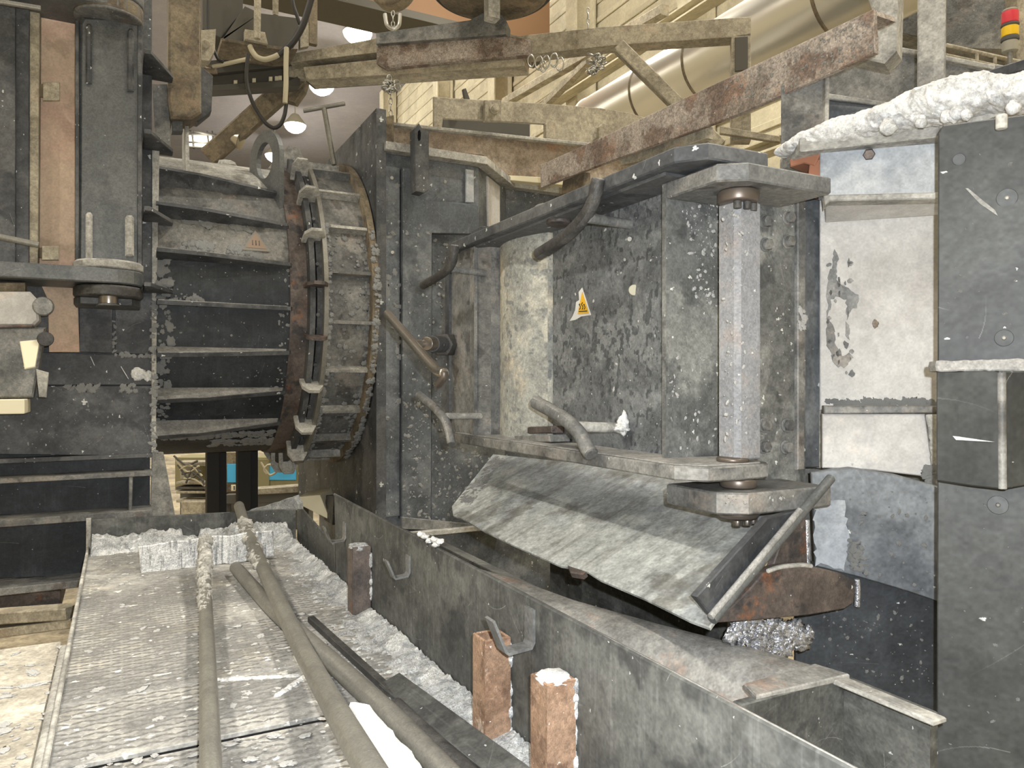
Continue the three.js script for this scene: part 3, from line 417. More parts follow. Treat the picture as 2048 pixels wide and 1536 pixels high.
// ================================================================ furnace column between ring and door
{
  const t = thing('furnace_column', 'bluish grey splashed furnace column with a chamfered cap plate', 'column'), X0 = 1.385, XA = 2.065, XB = 2.476, ZA = -4.4, ZB = -4.81, yb = 0.70, yt = 3.06;
  part(t, 'column_body', prism([[X0, -6.6], [X0, ZA - 0.02], [XA, ZA - 0.02], [XB, ZB - 0.02], [3.4, ZB - 0.02], [3.4, -6.6]], yb, yt - 0.05), M.slate);
  part(t, 'left_cheek', box(X0 - 0.02, X0 + 0.04, yb - 0.1, yt + 0.2, -6.6, ZA + 0.03), M.dark);
  part(t, 'cap_plate', prism([[X0 + 0.03, -6], [X0 + 0.03, ZA + 0.06], [XA + 0.02, ZA + 0.06], [XB + 0.03, ZB + 0.06], [3.4, ZB + 0.06], [3.4, -6]], yt - 0.05, yt), M.dusty);
  part(t, 'front_strip', slab(PZ(ZA + 0.02), [[764, 330], [800, 335], [800, 1032], [756, 1036]], 0.05), M.slate);
  part(t, 'front_plate', slab(PZ(ZA + 0.05), [[806, 335], [826, 338], [830, 395], [864, 402], [950, 408], [956, 412], [956, 468], [864, 466], [862, 1058], [804, 1040]], 0.08), M.slate);
  part(t, 'inset_panel', slab(PZ(ZA - 0.006), [[864, 466], [1010, 468], [1010, 1062], [862, 1060]], 0.02), M.slate);
  part(t, 'mid_strip', slab(PZ(ZA + 0.01), [[932, 338], [948, 340], [948, 405], [932, 404]], 0.02), M.shellBlue);
  part(t, 'chamfer_highlight', slab(P3(V(XA, 0, ZA), V(XB, 0, ZB), V(XA, 1, ZA)), [[976, 352], [1000, 372], [1000, 456], [978, 456]], 0.03), M.shell);  // pale strip paints the flash highlight on the chamfer
  part(t, 'plinth', box(X0 + 0.02, 3.4, 0, yb - 0.03, -6, -4.55), M.slate); part(t, 'foot_ledge', box(X0, 2.3, yb - 0.03, yb, -6, ZA + 0.1), M.dusty);
  part(t, 'bottom_lip', slab(PZ(ZA + 0.06), [[804, 1034], [960, 1050], [960, 1064], [804, 1058]], 0.03), M.steel);
  for (const [x, y] of [[784, 356], [785, 505], [890, 364]]) part(t, 'stud', cyl(hit(x, y, PZ(ZA + 0.02)), hit(x, y, PZ(ZA + 0.04)), 0.012, 0.01, 10), M.dusty);
  part(t, 'aluminium_splash', join([drops(PZ(ZA + 0.02), [[764, 340], [800, 340], [800, 1030], [758, 1030]], 110, 0.002, 0.018, 41), drops(PZ(ZA + 0.05), [[806, 410], [860, 410], [860, 1050], [806, 1040]], 110, 0.002, 0.01, 42), drops(PZ(ZA + 0.05), [[806, 800], [860, 800], [860, 1050], [806, 1040]], 110, 0.003, 0.013, 421), drops(PZ(ZA - 0.006), [[866, 880], [985, 900], [900, 1050], [866, 1056]], 170, 0.002, 0.011, 43), drops(PZ(ZA + 0.02), [[757, 560], [772, 560], [772, 590], [757, 590]], 10, 0.01, 0.03, 44, 1), drops(PZ(ZA - 0.0), [[866, 470], [900, 470], [900, 880], [866, 880]], 60, 0.003, 0.012, 45), drops(P3(V(XB, 0, ZB - 0.02), V(3, 0, ZB - 0.02), V(3, 1, ZB - 0.02)), [[1004, 365], [1110, 372], [1110, 420], [1004, 410]], 50, 0.002, 0.01, 46)]), M.dross, 'flecks and drops of splashed aluminium', true);
  const lf = hit(845, 300, PZ(ZA + 0.14));
  const bolt = part(t, 'fixing_bolt', cyl(hit(880, 690, PZ(ZA + 0.3)), hit(905, 692, PZ(ZA + 0.3)), 0.05, 0.05, 20), M.rodDark);
}
single('lifting_eye', slab(PZ(-4.2), [[838, 246], [846, 260], [858, 262], [858, 380], [848, 386], [832, 382], [830, 256]], 0.09, { holes: [[[835, 262], [840, 258], [843, 266], [842, 280], [837, 284], [834, 276]]] }), M.dark, 'narrow dark steel plate with an eyelet standing on the column face', 'lifting eye');

// ================================================================ furnace door, swung open on its hinge
const XD = 1.35, XE = 1.2, YB = 1.40, YT = 2.14, PINX = 1.40, PINZ = -1.43;
{
  const t = thing('furnace_door', 'open grey steel furnace door with top and bottom flanges and hinge lugs', 'door');
  const zl = hit(897, 880, PX(XE)).z, plan = [[XD + 0.1, zl - 0.05], [XE + 0.02, zl], [XE, zl + 0.03], [XE, -1.44], [XE + 0.05, -1.375], [1.44, -1.37], [1.47, -1.4], [1.47, -1.56], [XD + 0.1, -1.6]];
  part(t, 'bottom_flange', prism(plan, YB - 0.036, YB, 0.004), M.steel);
  part(t, 'top_flange', prism(plan, YT, YT + 0.04, 0.004), M.dark);
  part(t, 'bottom_flange_dust', prism([[XD, zl + 0.02], [XE + 0.012, zl + 0.04], [XE + 0.01, -2.1], [XE + 0.014, -1.7], [XE + 0.01, -1.45], [XE + 0.06, -1.39], [1.43, -1.385], [1.46, -1.42], [1.46, -1.56], [XD, -1.58]], YB, YB + 0.003, 0.001), M.dust, 'pale dust lying on the bottom flange');
  part(t, 'main_panel', slab(PX(XD), [[1105, 458], [1336, 380], [1336, 918], [1105, 892]], 0.05), M.door);
  part(t, 'end_panel', box(1.285, 1.62, YB, YT, -1.592, -1.575), M.doorEdge);
  part(t, 'upper_lip', slab(PX(XE + 0.03), [[905, 500], [1330, 318], [1330, 350], [905, 512]], 0.12), M.dark);
  { const z0 = hit(1004, 768, PX(XD)).z, z1 = hit(1104, 768, PX(XD)).z, pl = [[XD + 0.06, z0], [XD + 0.06, z1]]; for (let k = 0; k <= 14; k++) { const s = k / 14; pl.push([XD + 0.01 - 0.075 * Math.sin(Math.PI * (0.12 + 0.78 * s)), z1 + (z0 - z1) * s]); } part(t, 'lining_block', prism(pl.reverse(), YB, YT, 0.002), M.lining, 'bulging cream heat-stained lining'); }
  part(t, 'gap_strip', slab(PX(XD + 0.02), [[966, 520], [1006, 505], [1006, 880], [966, 876]], 0.03), M.slate);
  { const a = hit(897, 768, PX(1.25)).z, b = hit(968, 768, PX(1.25)).z, L = b - a; part(t, 'edge_tube', prism([[1.36, a], [1.25, a], [1.235, a + 0.05], [1.232, a + L * 0.5], [1.24, b - 0.05], [1.28, b], [1.36, b]].reverse(), YB, YT, 0.002), M.steel); part(t, 'edge_lip', box(1.222, 1.236, YB, YT, a + 0.03, a + 0.07), M.dark); part(t, 'edge_lip', box(1.226, 1.24, YB, YT, b - 0.08, b - 0.04), M.steel); }
  part(t, 'hinge_knuckle', prism([[PINX - 0.037, PINZ - 0.03], [PINX - 0.037, PINZ + 0.022], [PINX - 0.026, PINZ + 0.036], [PINX + 0.038, PINZ + 0.036], [PINX + 0.04, PINZ + 0.03], [PINX + 0.04, PINZ - 0.03]], YB + 0.01, YT - 0.08, 0.004), M.knuckle, 'pale vertical hinge knuckle');
  part(t, 'panel_disc', cyl(hit(1268, 580, PX(XD)), hit(1268, 580, PX(XD - 0.004)), 0.016, 0.016, 24), M.disc, 'small round cream plug');
  part(t, 'panel_stud', cyl(hit(1259, 478, PX(XD)), hit(1259, 478, PX(XD - 0.006)), 0.008, 0.007, 16), M.dusty);
  part(t, 'pad', slab(PX(1.3), [[1050, 854], [1103, 852], [1103, 866], [1050, 868]], 0.05), M.rustDark); part(t, 'pad', slab(PX(1.26), [[1028, 872], [1098, 870], [1100, 884], [1032, 884]], 0.08), M.steel);
  part(t, 'hinge_washer', cyl(V(PINX - 0.02, YB, PINZ), V(PINX - 0.02, YB + 0.016, PINZ), 0.04, 0.04, 28), M.bronze); part(t, 'hinge_pin_head', cyl(V(PINX - 0.02, YB + 0.016, PINZ + 0.01), V(PINX - 0.02, YB + 0.034, PINZ + 0.01), 0.013, 0.013, 16), M.rodDark);
  part(t, 'top_lug_pad', slab(PX(1.22), [[942, 462], [960, 452], [970, 452], [970, 464], [942, 476]], 0.06), M.dark);
  part(t, 'flange_pad', cyl(V(1.3, YT + 0.04, -2.2), V(1.3, YT + 0.065, -2.2), 0.06, 0.06, 24), M.steel);
  part(t, 'flange_boss', cyl(V(1.27, YT - 0.02, -2.1), V(1.27, YT, -2.1), 0.04, 0.04, 28), M.rustDark, 'rust-stained boss under the top flange');
  // yellow hot-surface warning sign with torn white edge
  { const pl = PX(XD - 0.001), sg = part(t, 'warning_sign', slab(pl, [[1164, 575], [1182, 630], [1162, 633], [1150, 640], [1139, 642], [1145, 632], [1150, 620], [1152, 604], [1158, 600], [1157, 584]], 0.003, { bevel: 0.0004 }), M.sticker, 'torn yellow triangular hot surface sign');
    part(sg, 'sign_field', slab(PX(XD - 0.004), [[1164, 584], [1177, 627], [1155, 628]], 0.002, { bevel: 0.0003 }), M.yellow);
    for (const x of [1160, 1165, 1169]) part(sg, 'heat_wave', tube([[x, 604 + Math.abs(x - 1164)], [x - 2, 609], [x + 1, 614], [x - 1, 619]].map(([a, b]) => hit(a, b, PX(XD - 0.005))), 0.0014, 12, 6), M.ink);
    part(sg, 'heat_bar', bar(hit(1158, 623, PX(XD - 0.005)), hit(1174, 622, PX(XD - 0.005)), 0.003, 0.003), M.ink); }
  part(t, 'aluminium_splash', join([drops({ p: V(0, 0, -1.574), n: V(0, 0, 1) }, [[1370, 420], [1440, 400], [1440, 620], [1390, 600]], 150, 0.0012, 0.0065, 51), drops({ p: V(0, 0, -1.574), n: V(0, 0, 1) }, [[1336, 700], [1440, 700], [1440, 905], [1336, 910]], 60, 0.001, 0.005, 52), drops(PZ(PINZ + 0.037), [[1445, 420], [1496, 420], [1496, 900], [1445, 900]], 90, 0.001, 0.005, 53), drops(PX(XD), [[1110, 480], [1320, 420], [1320, 900], [1110, 880]], 50, 0.001, 0.006, 54)]), M.white, 'white flecks of splashed metal', true);
  part(t, 'stem_crust', join([lump(hit(1247, 848, PX(XD - 0.01)), 0.02, 0.03, 0.02, 5, 0.6), lump(hit(1240, 856, PX(XD - 0.02)), 0.03, 0.014, 0.03, 6, 0.6)]), M.white, 'white crust at the foot of the handle');
}
// five bent handles
const HANDLES = [
  ['upper handle beside the hinge end', [[1196, 360], [1190, 392], [1176, 424], [1150, 456], [1115, 485], [1078, 508]], [1176, 436], [1262, 449], 1.185, M.rodDark, 0.02],
  ['upper handle at the free end of the door', [[909, 492], [906, 520], [897, 537], [878, 552], [846, 571]], [898, 538], [1012, 552], 1.11, M.rodDark, 0.017],
  ['lower handle at the free end of the door', [[838, 790], [866, 812], [888, 836], [898, 862], [903, 886]], [892, 832], [1006, 832], 1.1, M.steel, 0.017],
  ['lower handle beside the hinge end', [[1072, 805], [1104, 822], [1136, 843], [1160, 868], [1172, 892], [1182, 908]], [1150, 853], [1250, 856], 1.165, M.steel, 0.021]];
for (const [w, pts, s0, s1, x, m, r] of HANDLES) {
  const t = thing('door_handle', 'bent steel bar, ' + w, 'handle');
  part(t, 'grip_bar', tube(pts.map(([a, b]) => hit(a, b, PX(x))), r, 40, 16), m);
  part(t, 'stem', cyl(hit(...s0, PX(x + 0.005)), hit(...s1, PX(XD + 0.005)), r * 0.72, r * 0.72, 16), m === M.steel ? M.dusty : M.steel);
}
{
  const t = thing('latch_lever', 'shiny bent latch lever reaching out beyond the door edge', 'lever'), x = 0.99;
  part(t, 'lever_bar', tube([[775, 628], [804, 662], [830, 692], [856, 722], [876, 742], [888, 746]].map(([a, b]) => hit(a, b, PX(x))), 0.019, 48, 16), M.chrome);
  part(t, 'hook', tube([[888, 744], [887, 755], [880, 765], [876, 770]].map(([a, b]) => hit(a, b, PX(x))), 0.014, 20, 12), M.bronze);
  part(t, 'stem', cyl(hit(826, 688, PX(x + 0.01)), hit(864, 687, PX(1.1)), 0.017, 0.017, 20), M.chrome); part(t, 'collar', cyl(hit(853, 687, PX(1.06)), hit(866, 687, PX(1.1)), 0.028, 0.028, 24), M.pin); part(t, 'sleeve', cyl(hit(864, 688, PX(1.1)), hit(905, 690, PX(1.25)), 0.034, 0.034, 24), M.dark); part(t, 'sleeve_nut', cyl(hit(884, 689, PX(1.17)), hit(898, 690, PX(1.22)), 0.05, 0.05, 6), M.rodDark);
}
// ================================================================ hinge post on the furnace
{
  const t = thing('hinge_post', 'bolted steel hinge post with thick lugs carrying the door', 'post'), z = -1.5;
  part(t, 'bolted_plate', slab(PZ(z), [[1500, 372], [1612, 372], [1612, 966], [1500, 966]], 0.06), M.doorEdge);
  part(t, 'outer_strip', slab(PZ(z - 0.02), [[1605, 372], [1640, 372], [1640, 935], [1605, 935]], 0.06), M.slate);
  part(t, 'weld_strip', slab(PZ(z + 0.012), [[1596, 380], [1612, 380], [1610, 940], [1596, 940]], 0.03), M.steel);
  part(t, 'edge_strip', slab(PZ(z - 0.03), [[1637, 368], [1652, 366], [1650, 938], [1637, 936]], 0.08), M.dusty);
  const lug = [[1.275, -1.56], [1.275, -1.375], [1.335, -1.33], [1.62, -1.33], [1.62, -1.56]];
  part(t, 'upper_lug', prism(lug, 2.088, 2.132, 0.004), M.steel); part(t, 'lower_lug', prism(lug, 1.285, 1.338, 0.004), M.steel);
  const c = V(PINX - 0.015, 0, PINZ + 0.015), at = (y) => c.clone().setY(y);
  part(t, 'pin_cap', cyl(at(2.088), at(2.055), 0.052, 0.05, 32), M.bronze); part(t, 'pin_cap', cyl(at(1.285), at(1.262), 0.054, 0.05, 32), M.bronze); part(t, 'spacer_ring', cyl(at(1.338), at(1.364), 0.045, 0.045, 28), M.bronze); part(t, 'spacer_ring', cyl(at(2.132), at(2.14), 0.045, 0.045, 28), M.rustDark);
  for (const [dx, dz] of [[-0.026, 0.03], [0.03, 0.026], [0.0, 0.038]]) { part(t, 'cap_screw', cyl(at(2.055).add(V(dx, 0, dz * 0.8)), at(2.036).add(V(dx, 0, dz * 0.8)), 0.01, 0.01, 12), M.rodDark); part(t, 'cap_screw', cyl(at(1.262).add(V(dx, 0, dz * 0.8)), at(1.248).add(V(dx, 0, dz * 0.8)), 0.011, 0.011, 12), M.pin); }
  for (const [x, y] of [[1528, 444], [1574, 436], [1530, 490], [1574, 484], [1526, 850], [1572, 850], [1526, 893], [1570, 894]]) part(t, 'bolt', hexBolt(hit(x, y, PZ(z)), V(0, 0, 1), 0.016, 0.02), M.steel);
  part(t, 'splash', join([drops(PZ(z), [[1505, 400], [1605, 400], [1605, 950], [1505, 950]], 70, 0.001, 0.004, 61), drops(PZ(z), [[1535, 372], [1580, 372], [1580, 392], [1540, 398]], 26, 0.002, 0.008, 62, 1), drops(PZ(z + 0.013), [[1600, 620], [1611, 620], [1611, 660], [1600, 660]], 12, 0.004, 0.01, 63, 1), drops(PZ(-1.33), [[1450, 990], [1590, 985], [1590, 1000], [1450, 1010]], 20, 0.001, 0.004, 64)]), M.white, 'white metal flecks', true);
}
// ================================================================ furnace shell at the right
const SH = PV(1650, 2.06, 1870, 1.98), SHB = PV(1650, 2.16, 1870, 2.08), BP = PV(1875, 1.6928, 2048, 1.6008);
{
  const t = thing('furnace_shell', 'pale heat-bleached furnace shell panels between the hinge post and the black plate', 'furnace');
  part(t, 'backing', slab(PV(1600, 2.32, 1900, 2.22), [[1600, 330], [1900, 300], [1900, 1580], [1600, 1580]], 0.05), M.plate); part(t, 'top_panel', slab(SH, [[1640, 300], [1910, 256], [1910, 387], [1640, 392]], 0.05), M.shellBlue);
  part(t, 'recess_panel', slab(SHB, [[1640, 380], [1915, 380], [1915, 820], [1640, 820]], 0.04), M.shell, 'off-white flaking recessed panel');
  part(t, 'upper_rail', slab(PV(1650, 2.0, 1870, 1.92), [[1648, 390], [1905, 383], [1905, 397], [1660, 402], [1650, 412]], 0.06), M.dusty); part(t, 'lower_rail', slab(SH, [[1648, 812], [1905, 812], [1905, 826], [1648, 828]], 0.06), M.steel);
  part(t, 'rail_dross', drops(SHB, [[1655, 800], [1870, 800], [1870, 812], [1655, 812]], 130, 0.003, 0.009, 71, 1), M.dross, 'grey dross along the lower rail', true);
  part(t, 'lower_panel', slab(PV(1650, 2.07, 1870, 1.99), [[1645, 828], [1850, 828], [1868, 955], [1740, 940], [1645, 936]], 0.04), M.shell);
  part(t, 'crack_strip', slab(SH, ragged([[1852, 828], [1900, 828], [1900, 985], [1866, 970], [1862, 900]], 2, 9, 5), 0.03), M.dusty);
  part(t, 'apron_panel', slab(PV(1625, 2.04, 1872, 1.95), [[1622, 945], [1700, 936], [1790, 950], [1910, 982], [1910, 1214], [1800, 1178], [1710, 1152], [1630, 1132]], 0.04), M.slate, 'splashed slate-grey apron panel');
  part(t, 'low_panel', slab(PV(1600, 2.07, 1872, 1.98), [[1590, 1120], [1910, 1190], [1910, 1560], [1590, 1560]], 0.04), M.black);
  part(t, 'apron_bleach', slab(PV(1625, 2.036, 1872, 1.946), ragged([[1628, 1000], [1690, 1005], [1700, 1090], [1690, 1140], [1632, 1128]], 5, 12, 8), 0.003, { bevel: 0.0005 }), M.shellBlue, 'pale bleached patch');
  const flakes = [[[1668, 500], [1676, 512], [1672, 560], [1690, 575], [1715, 590], [1716, 610], [1700, 625], [1695, 640], [1692, 600], [1672, 590], [1662, 600], [1656, 640], [1654, 570]], [[1655, 640], [1668, 650], [1672, 690], [1682, 712], [1700, 706], [1710, 715], [1690, 735], [1672, 732], [1660, 700], [1652, 690]], [[1694, 645], [1700, 660], [1698, 680], [1692, 670]]];
  for (const f of flakes) part(t, 'bare_patch', slab(PV(1650, 2.157, 1870, 2.077), ragged(f, 3, 6, 3 + f.length), 0.004, { bevel: 0.0005 }), M.steel, 'bare grey patch where the coating flaked off');
  { const r = rng(501); for (let k = 0; k < 26; k++) { const x = 1656 + 52 * r(), y = 520 + 230 * r(), a = 2 + 5 * r() * r(), b = 3 + 8 * r() * r(); part(t, 'bare_patch', slab(PV(1650, 2.157, 1870, 2.077), Array.from({ length: 9 }, (_, i) => [x + a * (0.6 + 0.7 * r()) * Math.cos(i * 0.7), y + b * (0.6 + 0.7 * r()) * Math.sin(i * 0.7)]), 0.004, { bevel: 0.0004 }), M.steel); } }
  part(t, 'recess_fillet', slab(P3(hit(1650, 404, PV(1650, 2.03, 1870, 1.95)), hit(1870, 398, PV(1650, 2.03, 1870, 1.95)), hit(1650, 446, SHB)), [[1650, 404], [1910, 397], [1910, 428], [1650, 446]], 0.01), M.shell);
  part(t, 'nub', cyl(hit(1738, 309, SH), hit(1738, 309, PV(1650, 2.02, 1870, 1.94)), 0.016, 0.014, 6), M.rustDark); part(t, 'rust_spot', lump(hit(1751, 648, SHB), 0.012, 0.012, 0.006, 3, 0.5), M.rustPlate, 'small rust lump');
  part(t, 'corner_post', slab(PV(1610, 2.1, 1650, 2.07), [[1618, 330], [1650, 310], [1650, 372], [1632, 368], [1628, 392], [1612, 388]], 0.05), M.orangePaint, 'exposed rust-orange corner');
  part(t, 'corner_block', slab(PV(1575, 2.14, 1650, 2.06), [[1578, 318], [1630, 294], [1644, 300], [1628, 332], [1606, 326], [1580, 334]], 0.1), M.orangePaint);
  part(t, 'top_ledge', prism([hit(1560, 330, PD(2.25)), hit(1600, 330, PD(2.05)), hit(1872, 300, PD(1.93)), hit(2080, 300, PD(1.68)), hit(2200, 300, PD(1.9)), hit(1900, 300, PD(2.5)), hit(1600, 330, PD(2.6))].map((p) => [p.x, p.z]), 2.235, 2.275), M.dusty);
  part(t, 'splash', join([drops(PV(1625, 2.038, 1872, 1.948), [[1640, 960], [1868, 980], [1868, 1190], [1720, 1150], [1650, 1120]], 70, 0.001, 0.006, 72), drops(PV(1600, 2.07, 1872, 1.98), [[1620, 1170], [1866, 1210], [1866, 1380], [1650, 1330]], 120, 0.001, 0.005, 73), drops(PV(1625, 2.035, 1872, 1.945), [[1690, 1080], [1725, 1080], [1735, 1150], [1700, 1140]], 40, 0.003, 0.007, 74, 1), drops(SH, [[1850, 935], [1872, 930], [1872, 985], [1850, 960]], 26, 0.004, 0.01, 75, 1)]), M.dross, 'specks of aluminium', true);
  part(t, 'weld_bead', join([0, 1].map((k) => tube((k ? [[1714, 1160], [1715, 1185], [1714, 1212]] : [[1613, 1040], [1614, 1090], [1614, 1130]]).map(([a, b]) => hit(a, b, PV(1600, 2.03, 1872, 1.94))), 0.008, 20, 8))), M.alu, 'silvery weld bead');
}
{
  const t = thing('black_side_plate', 'tall black steel side plate with round plugs and a welded box', 'plate');
  part(t, 'plate_body', slab(BP, [[1876, 268], [1886, 250], [1990, 236], [2110, 222], [2110, 1580], [1873, 1580]], 0.05), M.sidePlate);
  part(t, 'box_face', slab(PV(1873, 1.6284, 2003, 1.5272), [[1872, 742], [2001, 742], [2006, 979], [1940, 972], [1872, 962]], 0.05), M.sidePlate); part(t, 'box_face', slab(PV(2003, 1.5272, 2110, 1.5640), [[2001, 742], [2110, 742], [2110, 962], [2006, 979]], 0.05), M.sidePlate);
  part(t, 'box_corner', cyl(hit(2003, 745, PD(1.531)), hit(2005, 978, PD(1.531)), 0.008, 0.008, 12), M.steel);
  part(t, 'box_ledge', slab(PV(1872, 1.6008, 2110, 1.5272), ragged([[1872, 722], [2000, 718], [2110, 718], [2110, 744], [1995, 742], [1872, 742]], 1.5, 12, 4), 0.09), M.dust, 'dust-covered top ledge of the welded box');
  for (const [x, y, r] of [[1918, 319, 0.013], [2014, 396, 0.02], [2008, 676, 0.018], [1996, 1010, 0.02]]) { const p = part(t, 'round_plug', cyl(hit(x, y, BP), hit(x, y, PV(1875, 1.6900, 2048, 1.5980)), r, r, 28), M.sidePlate); if (r > 0.014) part(p, 'plug_tip', cyl(hit(x, y, PV(1875, 1.6900, 2048, 1.5980)), hit(x, y, PV(1875, 1.6818, 2048, 1.5898)), 0.005, 0.003, 10), M.dusty); }
  part(t, 'top_pin', cyl(hit(2003, 258, PD(1.58)), hit(2003, 230, PD(1.58)), 0.011, 0.011, 12), M.dusty);
  part(t, 'streak', slab(PV(1873, 1.6266, 2003, 1.5254), [[1905, 872], [1916, 873], [1990, 884], [1912, 880]], 0.003, { bevel: 0.0004 }), M.white, 'white paint streak'); part(t, 'streak', slab(PV(1875, 1.6910, 2048, 1.5990), [[1930, 376], [1936, 376], [1990, 420], [1996, 432], [1960, 408]], 0.002, { bevel: 0.0004 }), M.steel, 'long pale scratch');
  part(t, 'splash', drops(BP, [[1880, 270], [2048, 260], [2048, 1500], [1880, 1500]], 60, 0.001, 0.004, 81), M.dross, 'specks', true);
}
{ // white crust on the ledge
  const path = [[1556, 312, 2.22, 0.03, 0.012], [1600, 292, 2.12, 0.05, 0.024], [1660, 268, 2.04, 0.06, 0.03], [1720, 254, 2.0, 0.065, 0.032], [1780, 236, 1.95, 0.07, 0.036], [1840, 216, 1.9, 0.08, 0.044], [1890, 204, 1.85, 0.085, 0.05], [1940, 194, 1.81, 0.09, 0.05], [1990, 188, 1.78, 0.09, 0.044], [2040, 188, 1.74, 0.09, 0.044], [2110, 186, 1.72, 0.09, 0.044]];
  const L = [crustBand(path.map(([x, y, d, a, b]) => [atD(x, y, d), a, b]), 300, 64, 0.12, 3)], r = rng(92);
  for (let k = 0; k < 12; k++) { const x = 1770 + 290 * r(), y = 262 - (x - 1770) * 0.17 + (r() - 0.7) * 16, s = 0.006 + 0.016 * r() * r(); L.push(lump(atD(x, y - 6, 1.96 - (x - 1770) * 0.0009 - 0.06), s * 1.3, s, s, k, 0.3, 3)); }
  single('dross_crust', join(L), M.white, 'thick lumpy white crust along the furnace top ledge', 'crust');
}
// ================================================================ tapping chute under the door
const CA1 = hit(905, 1022, PX(1.15)), CB1 = hit(1415, 1250, PX(1.15)), CT1 = hit(985, 910, PX(1.52)), CH = P3(CA1, CB1, CT1);
{
  const t = thing('chute', 'wide sloping grey steel chute with a ragged lower edge under the door', 'chute');
  part(t, 'chute_plate', slab(CH, [[903, 1012], [986, 908], [1200, 930], [1640, 985], [1560, 1060], [1419, 1254], [1380, 1240], [1290, 1196], [1200, 1158], [1175, 1142], [1150, 1134], [1120, 1130], [1020, 1086], [970, 1062], [925, 1036], [906, 1030]], 0.012), M.chute);
  part(t, 'edge_flake', slab(CH, [[1134, 1130], [1172, 1142], [1164, 1148], [1140, 1144]], 0.02), M.rustDark);
  part(t, 'dross_strip', drops(CH, [[918, 1000], [986, 914], [1010, 916], [940, 1012]], 200, 0.003, 0.012, 95, 2), M.dross, 'grainy dross strip along the far edge', true);
  const side = PV(1400, 1.64, 1650, 1.93);
  part(t, 'side_plate', slab(side, [[1393, 1194], [1535, 1036], [1600, 1020], [1622, 1024], [1424, 1232], [1416, 1222]], 0.02), M.dark);
  part(t, 'side_tube', cyl(hit(1424, 1240, PV(1400, 1.62, 1650, 1.91)), hit(1662, 956, PV(1400, 1.62, 1650, 1.91)), 0.012, 0.012, 16), M.post); part(t, 'tube_dust', cyl(hit(1421, 1234, PV(1400, 1.615, 1650, 1.905)), hit(1600, 1020, PV(1400, 1.615, 1650, 1.905)), 0.008, 0.008, 8), M.dust);
  part(t, 'rust_web', slab(PV(1400, 1.72, 1650, 2.0), [[1560, 1092], [1612, 1032], [1616, 1140], [1540, 1150]], 0.02), M.rustDark);
}
{
  const t = thing('rusty_bracket', 'curved rusty brown bracket plate below the chute corner', 'bracket'), pl = PV(1430, 1.74, 1715, 1.94);
  part(t, 'bracket_plate', slab(pl, [[1432, 1246], [1500, 1178], [1528, 1146], [1570, 1134], [1620, 1132], [1680, 1146], [1712, 1162], [1708, 1206], [1690, 1218], [1620, 1230], [1520, 1240]], 0.04), M.rustDark);
  part(t, 'weld', tube([[1536, 1142], [1560, 1134], [1600, 1130], [1622, 1132]].map(([a, b]) => hit(a, b, PV(1430, 1.738, 1715, 1.938))), 0.006, 20, 8), M.dusty);
}
{ const L = [], r = rng(101), pl = PV(1430, 1.82, 1715, 2.0); for (let k = 0; k < 60; k++) { const x = 1470 + 150 * r(), y = 1236 + 66 * r() * (1 - Math.abs(x - 1550) / 160); L.push(lump(hit(x, y + (x - 1470) * 0.12, pl), 0.012 + 0.02 * r(), 0.01 + 0.015 * r(), 0.012, k, 1.1, 3, undefined, undefined, undefined, 4)); } single('aluminium_lump', join(L), M.alu, 'crinkled silvery lump of solid aluminium under the rusty bracket', 'metal lump'); }
// ================================================================ pit rim and pit
{
  const t = thing('pit_rim', 'broad worn pit rim with a rounded rusty shoulder', 'rim'), secs = [[-1.14, 1.437, 0.95], [-1.35, 1.37, 0.955], [-1.6, 1.27, 0.96], [-1.9, 1.2, 0.955], [-2.2, 1.17, 0.95], [-2.6, 1.12, 0.93], [-3.2, 1.05, 0.9]], pos = [], idx = [];
  const prof = (x, y) => { const o = []; for (let k = 0; k <= 14; k++) { const q = k / 14; o.push(k < 3 ? [x - 0.03 * k, y - 0.002 * k] : [x - 0.06 - (q - 0.2) * 0.26, y - 0.006 - 0.22 * Math.pow(Math.max(0, q - 0.2) / 0.8, 1.7)]); } o.push([x - 0.3, 0.3]); o.push([x + 0.02, 0.3]); o.push([x + 0.02, y - 0.01]); return o; };
  const P = []; for (let j = 0; j < secs.length - 1; j++) for (let q = 0; q < 4; q++) { const f = q / 4, a = secs[j], b = secs[j + 1]; P.push(a.map((v, i) => v + (b[i] - v) * sm(f) )); } P.push(secs[secs.length - 1]);
  P.forEach(([z, x, y]) => prof(x, y).forEach(([a, b]) => pos.push(a, b, z))); const n = prof(0, 1).length;
  for (let j = 0; j < P.length - 1; j++) for (let k = 0; k < n; k++) { const a = j * n + k, b = j * n + (k + 1) % n; idx.push(a, b, a + n, b, b + n, a + n); }
  for (let k = 1; k < n - 1; k++) idx.push(0, k + 1, k);
  const g = new THREE.BufferGeometry(); g.setAttribute('position', new THREE.Float32BufferAttribute(pos, 3)); g.setIndex(idx); g.computeVertexNormals();
  part(t, 'rim_beam', boxUV(g), M.rim);
  part(t, 'rim_top', prism([[1.165, -1.14], [1.437, -1.13], [1.42, -1.21], [1.19, -1.2]], 0.942, 0.956, 0.003), M.rim, 'flat rim end');
  part(t, 'end_plate', box(1.12, 1.44, 0.2, 0.948, -1.16, -1.135), M.plate);
  part(t, 'side_ledge', box(1.39, 1.43, 0.938, 0.95, -1.14, -0.905), M.dusty); part(t, 'side_wall', box(1.425, 1.45, 0.2, 0.945, -1.2, -0.935), M.plate);
}
